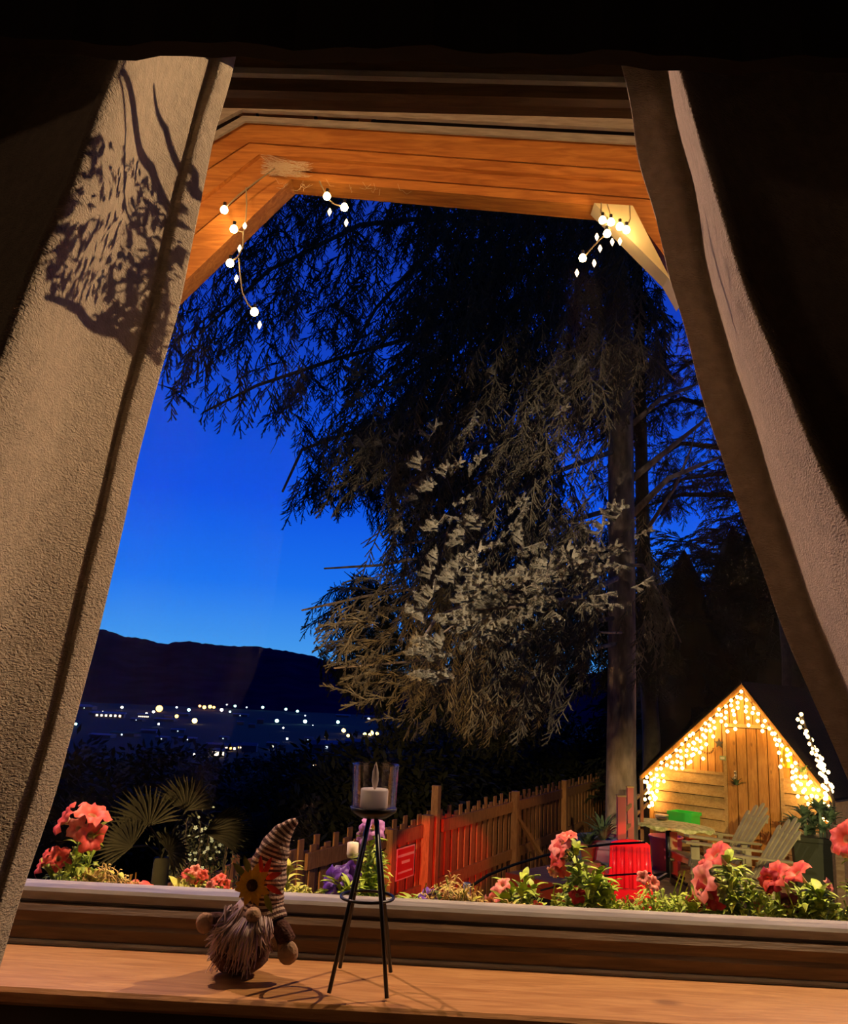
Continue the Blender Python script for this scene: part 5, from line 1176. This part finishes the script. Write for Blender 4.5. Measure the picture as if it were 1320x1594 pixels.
def flower_mesh(nm, m_, seed, size=1.0, flare=1.0):
    b = MB(); n = 30; prof = [(.0022, 0), (.0036, .012), (.0052, .026), (.0085, .036), (.016, .043), (.026, .046), (.033, .044)]
    rr = random.Random(seed); ph = rr.uniform(0, 6)
    for i, (r_, z) in enumerate(prof):
        for k in range(n):
            a = 6.283 * k / n; lobe = 1 + (.17 * math.cos(5 * a + ph) + .05 * math.sin(13 * a + ph)) * max(0, (i - 3)) / 3; ruf = .0045 * math.sin(10 * a + ph) * max(0, i - 4) / 2 - .006 * max(0, i - 5) * (1 + math.cos(5 * a + ph)) * .5
            b.v.append((r_ * flare * lobe * math.cos(a), r_ * flare * lobe * math.sin(a), z + ruf))
    for i in range(len(prof) - 1):
        for k in range(n): b.f.append((i * n + k, i * n + (k + 1) % n, (i + 1) * n + (k + 1) % n, (i + 1) * n + k)); b.mi.append(1 if i < 3 else 0)
    return b.mesh(nm, [m_, TUBE], True)
FM = {k: [flower_mesh('flower', m_, s + 10 * i) for s in range(3)] for i, (k, m_) in enumerate((('c', CORAL), ('p', PALEC), ('r', REDF), ('v', PURP), ('l', LILAC), ('w', DARKV)))}
cal = MB(); cal.lathe([(.001, -.003), (.004, .0), (.0045, .006), (.003, .013)], 8); CALX = cal.mesh('calyx', STM, True)
LM = {'g': [leafmesh('leaf', .050, .022, LG), leafmesh('leaf', .040, .020, LG, .6)], 'y': [leafmesh('leaf', .045, .018, LY), leafmesh('leaf', .036, .014, LY, .7)]}
LABS = {}
def plant(name, label, cat, base_px, y, stems, nleaf, lk, flowers, seed, fill=None, lscale=1.0):
    """stems: px polylines rising from the soil; flowers: (px, py, kind, facing, size)"""
    rr = random.Random(seed); c0 = PY(base_px, 1420, y); base = V((c0.x, y, PT)); t = thing(name, label, cat, base); b = MB(); allp = []
    for st_ in stems:
        pts = [base + V((rr.uniform(-.02, .02), rr.uniform(-.02, .02), -.01))] + [PY(px, py, y + rr.uniform(-.04, .04)) for px, py in st_]
        b.tube(pts, [.0032] + [.0026] * (len(pts) - 2) + [.0016], 5, cap=False); allp.append(pts)
    b.build('stem', STM, t, True)
    for k in range(int(nleaf * 1.7)):
        pts = rr.choice(allp); i = rr.randrange(1, len(pts)) ; a_, c_ = pts[i - 1], pts[i]
        u = rr.random() if i > 1 else rr.uniform(.4, 1); p = a_.lerp(c_, u)
        an = rr.uniform(0, 6.283); x = V((math.cos(an), math.sin(an) * .7 - .15, rr.uniform(.0, 1.3))).normalized(); z = frame_of(x)[1]; z = z if z.z > 0 else -z; yv = z.cross(x).normalized()
        place('leaf', rr.choice(LM[lk]), t, MX(p, x, yv, z, rr.uniform(.55, 1.05) * lscale))
    for px, py, kd, fc_, sz in flowers:
        p = PY(px, py, y - .02 + rr.uniform(-.03, .03)); z = V(fc_).normalized(); s1, s2, _ = frame_of(z); s = sz; bpt = p - z * .044 * s
        f_ = place('flower', rr.choice(FM[kd]), t, MX(bpt, s1, s2, z, s)); place('calyx', CALX, f_, MX(V((0, 0, 0)), V((1, 0, 0)), V((0, 1, 0)), V((0, 0, 1)), 1)).matrix_parent_inverse = Matrix()
        near = min((q for pl_ in allp for q in pl_), key=lambda q: (q - bpt).length); b = MB(); b.tube([bpt, (bpt + near) / 2 - V((0, 0, .006)), near], .0014, 4, cap=False); b.build('flower_stalk', STM, t)
    if fill: 
        n, (x0_, x1_), (y0_, y1_), m_, w2 = fill; b = MB()
        for k in range(n):
            x = rr.uniform(x0_, x1_); hgt = rr.random(); yy = y1_ + (y0_ - y1_) * hgt * (1 - abs((x - (x0_ + x1_) / 2) / (x1_ - x0_)) * 1.1); p = PY(x, yy, y + rr.uniform(-.05, .05)); d = V((rr.uniform(-1, 1), rr.uniform(-.6, .3), rr.uniform(-.3, 1))).normalized(); l = rr.uniform(.012, .035); s_ = frame_of(d)[0] * w2
            q = p + d * l * .55 + V((0, 0, .004)); e_ = p + d * l + V((0, 0, -.006)); b.add([p, q + s_, e_, q - s_, q + V((0, -.002, 0))], [(0, 1, 4), (1, 2, 4), (2, 3, 4), (3, 0, 4)])
        for k in range(n // 12):
            x = rr.uniform(x0_, x1_); p = PY(x, rr.uniform(y0_ + 5, y1_), y); b.tube([V((p.x, y, PT)), p.lerp(V((p.x, y, PT)), .4) + V((rr.uniform(-.03, .03), 0, 0)), p], .0016, 3, cap=False)
        b.build('small_leaves', m_, t)['kind'] = 'stuff'
    return t
UPL, TOC = (-.4, -.8, .4), (.1, -1, .35)
plant('petunia', 'tall coral petunia beside the left curtain, two tiers of blooms', 'plant', 105, 1.90, [[(110, 1400), (118, 1350), (122, 1310)], [(95, 1390), (70, 1350)], [(120, 1390), (140, 1340), (146, 1300)], [(85, 1400), (60, 1395)], [(130, 1400), (160, 1370)]], 95, 'g',
      [(98, 1274, 'c', (-.75, -.4, .45), 1.05), (146, 1264, 'c', (.35, -.25, .9), 1.1), (144, 1302, 'c', (.75, -.55, -.1), 1.0), (64, 1342, 'c', (-.8, -.4, .35), .85), (92, 1335, 'c', (.4, -.8, .5), .75), (120, 1290, 'p', (0, -.9, .1), .7)], 1, (200, (80, 165), (1320, 1412), LG, .006), 1.0)
plant('drying_bush', 'yellow withered bushy plant between two coral petunias at the left', 'plant', 165, 1.84, [[(150, 1400), (140, 1370)], [(170, 1400), (180, 1360)], [(190, 1405), (200, 1385)]], 26, 'y', [], 2, (620, (105, 215), (1350, 1412), DRY, .0028))
plant('petunia', 'single low coral petunia bloom left of the pink cluster flowers', 'plant', 215, 1.88, [[(208, 1410), (208, 1395)], [(225, 1412), (240, 1400)], [(190, 1412), (196, 1402)]], 30, 'y', [(208, 1388, 'c', (.0, -.55, .9), 1.1), (246, 1396, 'p', (.3, -.9, .3), .55)], 3, (90, (180, 245), (1395, 1414), LG, .004))
plant('geranium', 'pink cluster-flowered plant with yellow-green curling leaves left of the gnome', 'plant', 300, 1.86, [[(300, 1400), (304, 1372)], [(285, 1400), (275, 1385)], [(320, 1405), (330, 1385)]], 46, 'y', [(290, 1360, 'c', (-.3, -.8, .6), .36), (304, 1354, 'p', (.1, -.8, .6), .36), (316, 1362, 'c', (.5, -.8, .4), .36), (298, 1366, 'p', (0, -1, .2), .34), (309, 1368, 'c', (.2, -1, .1), .34)], 4, (240, (262, 325), (1372, 1414), LY, .0035))
plant('geranium', 'second pink cluster-flowered plant touching the gnome, lower than its neighbour', 'plant', 345, 1.84, [[(345, 1405), (340, 1378)], [(352, 1405), (352, 1388)]], 22, 'g', [(326, 1380, 'p', (-.5, -.8, .3), .36), (338, 1371, 'c', (.1, -.8, .6), .36), (350, 1376, 'c', (.4, -.9, .3), .36), (331, 1390, 'p', (-.2, -1, .1), .32), (353, 1388, 'c', (.3, -1, 0), .34), (344, 1365, 'c', (.1, -.6, .8), .3)], 5, (80, (325, 362), (1392, 1414), LG, .004))
plant('leafy_plant', 'yellow-green leafy sprig rising behind the gnome hat', 'plant', 452, 1.86, [[(448, 1400), (446, 1375), (450, 1352)], [(465, 1415), (478, 1405)], [(455, 1410), (462, 1392)]], 40, 'y', [], 6, (140, (440, 490), (1380, 1420), LY, .0045))
plant('petunia', 'deep violet petunia left of the candle stand', 'plant', 530, 1.88, [[(530, 1410), (528, 1385)], [(515, 1412), (510, 1395)], [(545, 1405), (542, 1378)]], 55, 'g', [(514, 1376, 'v', (-.8, -.5, .1), 1.05), (541, 1366, 'v', (.2, -.9, .4), .95), (529, 1396, 'v', (-.1, -.9, -.3), 1.0), (527, 1366, 'v', (-.3, -.7, .7), .85)], 7, (220, (495, 585), (1392, 1425), LG, .005))
plant('petunia', 'tall bright green petunia with a lilac bloom on top behind the candle stand', 'plant', 577, 1.92, [[(575, 1400), (572, 1360), (577, 1320), (576, 1300)], [(580, 1400), (588, 1360), (584, 1325)], [(572, 1400), (564, 1370)]], 130, 'g', [(566, 1298, 'l', (-.7, -.7, .2), .7), (584, 1285, 'l', (.6, -.6, .6), .85)], 8, (160, (562, 598), (1318, 1420), LG, .006), .8)
plant('petunia', 'low leafy petunia with one violet bloom right of the candle stand', 'plant', 650, 1.88, [[(640, 1422), (628, 1412)], [(660, 1422), (662, 1400)], [(650, 1420), (640, 1405)]], 60, 'g', [(669, 1394, 'v', (.1, -.6, .8), .62), (604, 1412, 'l', (-.2, -.9, .2), .4)], 9, (160, (600, 690), (1400, 1430), LG, .005))
plant('seeding_plant', 'straw-coloured plant gone to seed with upright dry spikes', 'plant', 705, 1.84, [[(690, 1420), (682, 1395), (676, 1378)], [(700, 1420), (701, 1390), (694, 1366)], [(715, 1420), (720, 1395)], [(730, 1425), (735, 1405)]], 16, 'y', [], 10, (520, (655, 752), (1368, 1436), DRY, .0028))
plant('petunia', 'leggy green petunia with pale pink blooms hanging on its left side', 'plant', 800, 1.88, [[(800, 1420), (795, 1390), (790, 1370)], [(815, 1420), (822, 1395), (835, 1380)], [(790, 1420), (778, 1400)], [(830, 1425), (845, 1412)], [(812, 1400), (816, 1375), (820, 1358)]], 60, 'g', [(771, 1394, 'p', (-.8, -.6, .3), .62), (765, 1408, 'p', (-.7, -.6, -.4), .6), (782, 1376, 'p', (-.4, -.5, .8), .5), (836, 1414, 'c', (.3, -.9, .2), .42)], 11, (130, (785, 850), (1390, 1440), LG, .006))
plant('drying_bush', 'small tuft of yellow dry stalks in front of the pale pink petunia', 'plant', 800, 1.80, [[(795, 1430), (798, 1412)]], 5, 'y', [], 12, (230, (780, 830), (1405, 1448), DRY, .0026))
plant('petunia', 'tall petunia with coral and red blooms left of the red chair', 'plant', 905, 1.90, [[(910, 1420), (905, 1380), (900, 1345), (895, 1325)], [(920, 1420), (925, 1390), (932, 1365)], [(900, 1430), (885, 1410)], [(940, 1430), (946, 1400), (945, 1385)], [(898, 1370), (884, 1400)]], 150, 'g', [(872, 1310, 'p', (-.65, -.3, .7), .9), (866, 1330, 'c', (-.85, -.35, .2), .8), (884, 1300, 'c', (-.2, -.2, .95), .6), (870, 1352, 'c', (-.7, -.6, -.5), .7), (899, 1394, 'r', (.0, -1, .1), .5), (860, 1358, 'p', (-.6, -.6, -.4), .4)], 13, (420, (860, 965), (1360, 1448), LG, .006))
plant('leafy_plant', 'feathery green plant in front of the legs of the red chair', 'plant', 1010, 1.86, [[(1000, 1440), (985, 1425)], [(1015, 1440), (1020, 1405)], [(1030, 1440), (1045, 1415)]], 70, 'g', [(1018, 1374, 'p', (.4, -.7, .4), .45), (1001, 1365, 'p', (-.3, -.9, .5), .4), (968, 1446, 'c', (-.2, -.6, .8), .4)], 14, (420, (965, 1060), (1385, 1458), LG, .004), .8)
plant('petunia', 'large petunia with a stack of coral blooms in front of the chairs', 'plant', 1125, 1.88, [[(1130, 1440), (1140, 1400), (1142, 1355)], [(1110, 1440), (1105, 1410)], [(1150, 1440), (1165, 1410), (1170, 1385)], [(1135, 1400), (1120, 1375)], [(1142, 1380), (1130, 1345)], [(1090, 1450), (1075, 1425)]], 200, 'g', [(1112, 1328, 'c', (-.75, -.15, .65), .95), (1092, 1352, 'c', (-.85, -.3, .35), .6), (1092, 1372, 'p', (-.95, -.25, .2), 1.15), (1102, 1398, 'r', (-.75, -.5, -.4), .95), (1076, 1414, 'r', (-.6, -.7, .0), .75), (1180, 1410, 'p', (.1, -1, .1), .3)], 15, (560, (1050, 1215), (1350, 1466), LG, .006))
plant('petunia', 'petunia with two red trumpet blooms side by side near the right edge', 'plant', 1240, 1.90, [[(1250, 1450), (1255, 1420), (1248, 1395)], [(1270, 1450), (1280, 1420), (1275, 1390)], [(1225, 1450), (1215, 1420)], [(1290, 1455), (1305, 1435)]], 150, 'g', [(1204, 1360, 'c', (-.75, -.25, .6), .95), (1196, 1372, 'r', (-.8, -.5, .0), .75), (1238, 1356, 'c', (-.7, -.1, .7), .9), (1224, 1408, 'w', (-.2, -.9, -.3), .8), (1210, 1425, 'w', (.2, -.9, .1), .6), (1292, 1380, 'p', (.6, -.5, .3), .5)], 16, (460, (1200, 1325), (1385, 1472), LG, .006))
plant('petunia', 'coral petunia bloom cut by the right edge of the picture', 'plant', 1335, 1.90, [[(1335, 1450), (1338, 1380), (1335, 1325)], [(1330, 1400), (1345, 1360)]], 26, 'g', [(1314, 1304, 'c', (-.8, -.4, .3), 1.05), (1313, 1318, 'p', (-.5, -.8, -.4), .8)], 17)
# solar stake light in the box
c = PY(549, 1322, 1.98); sl = thing('solar_light', 'small white solar stake light between the gnome and the candle stand', 'lamp', V((c.x, 1.98, PT)))
b = MB(); b.lathe([(.001, -.017), (.011, -.017), (.0125, -.010), (.0125, .014), (.001, .0145)], 18, Matrix.Translation(c)); b.build('lamp_head', mat('white_plastic', (.85, .72, .55), .5), sl, True)
b = MB(); b.tube([V((c.x, 1.98, PT - .02)), c - V((0, 0, .016))], .0035, 8); b.build('stake', GREYST, sl, True)
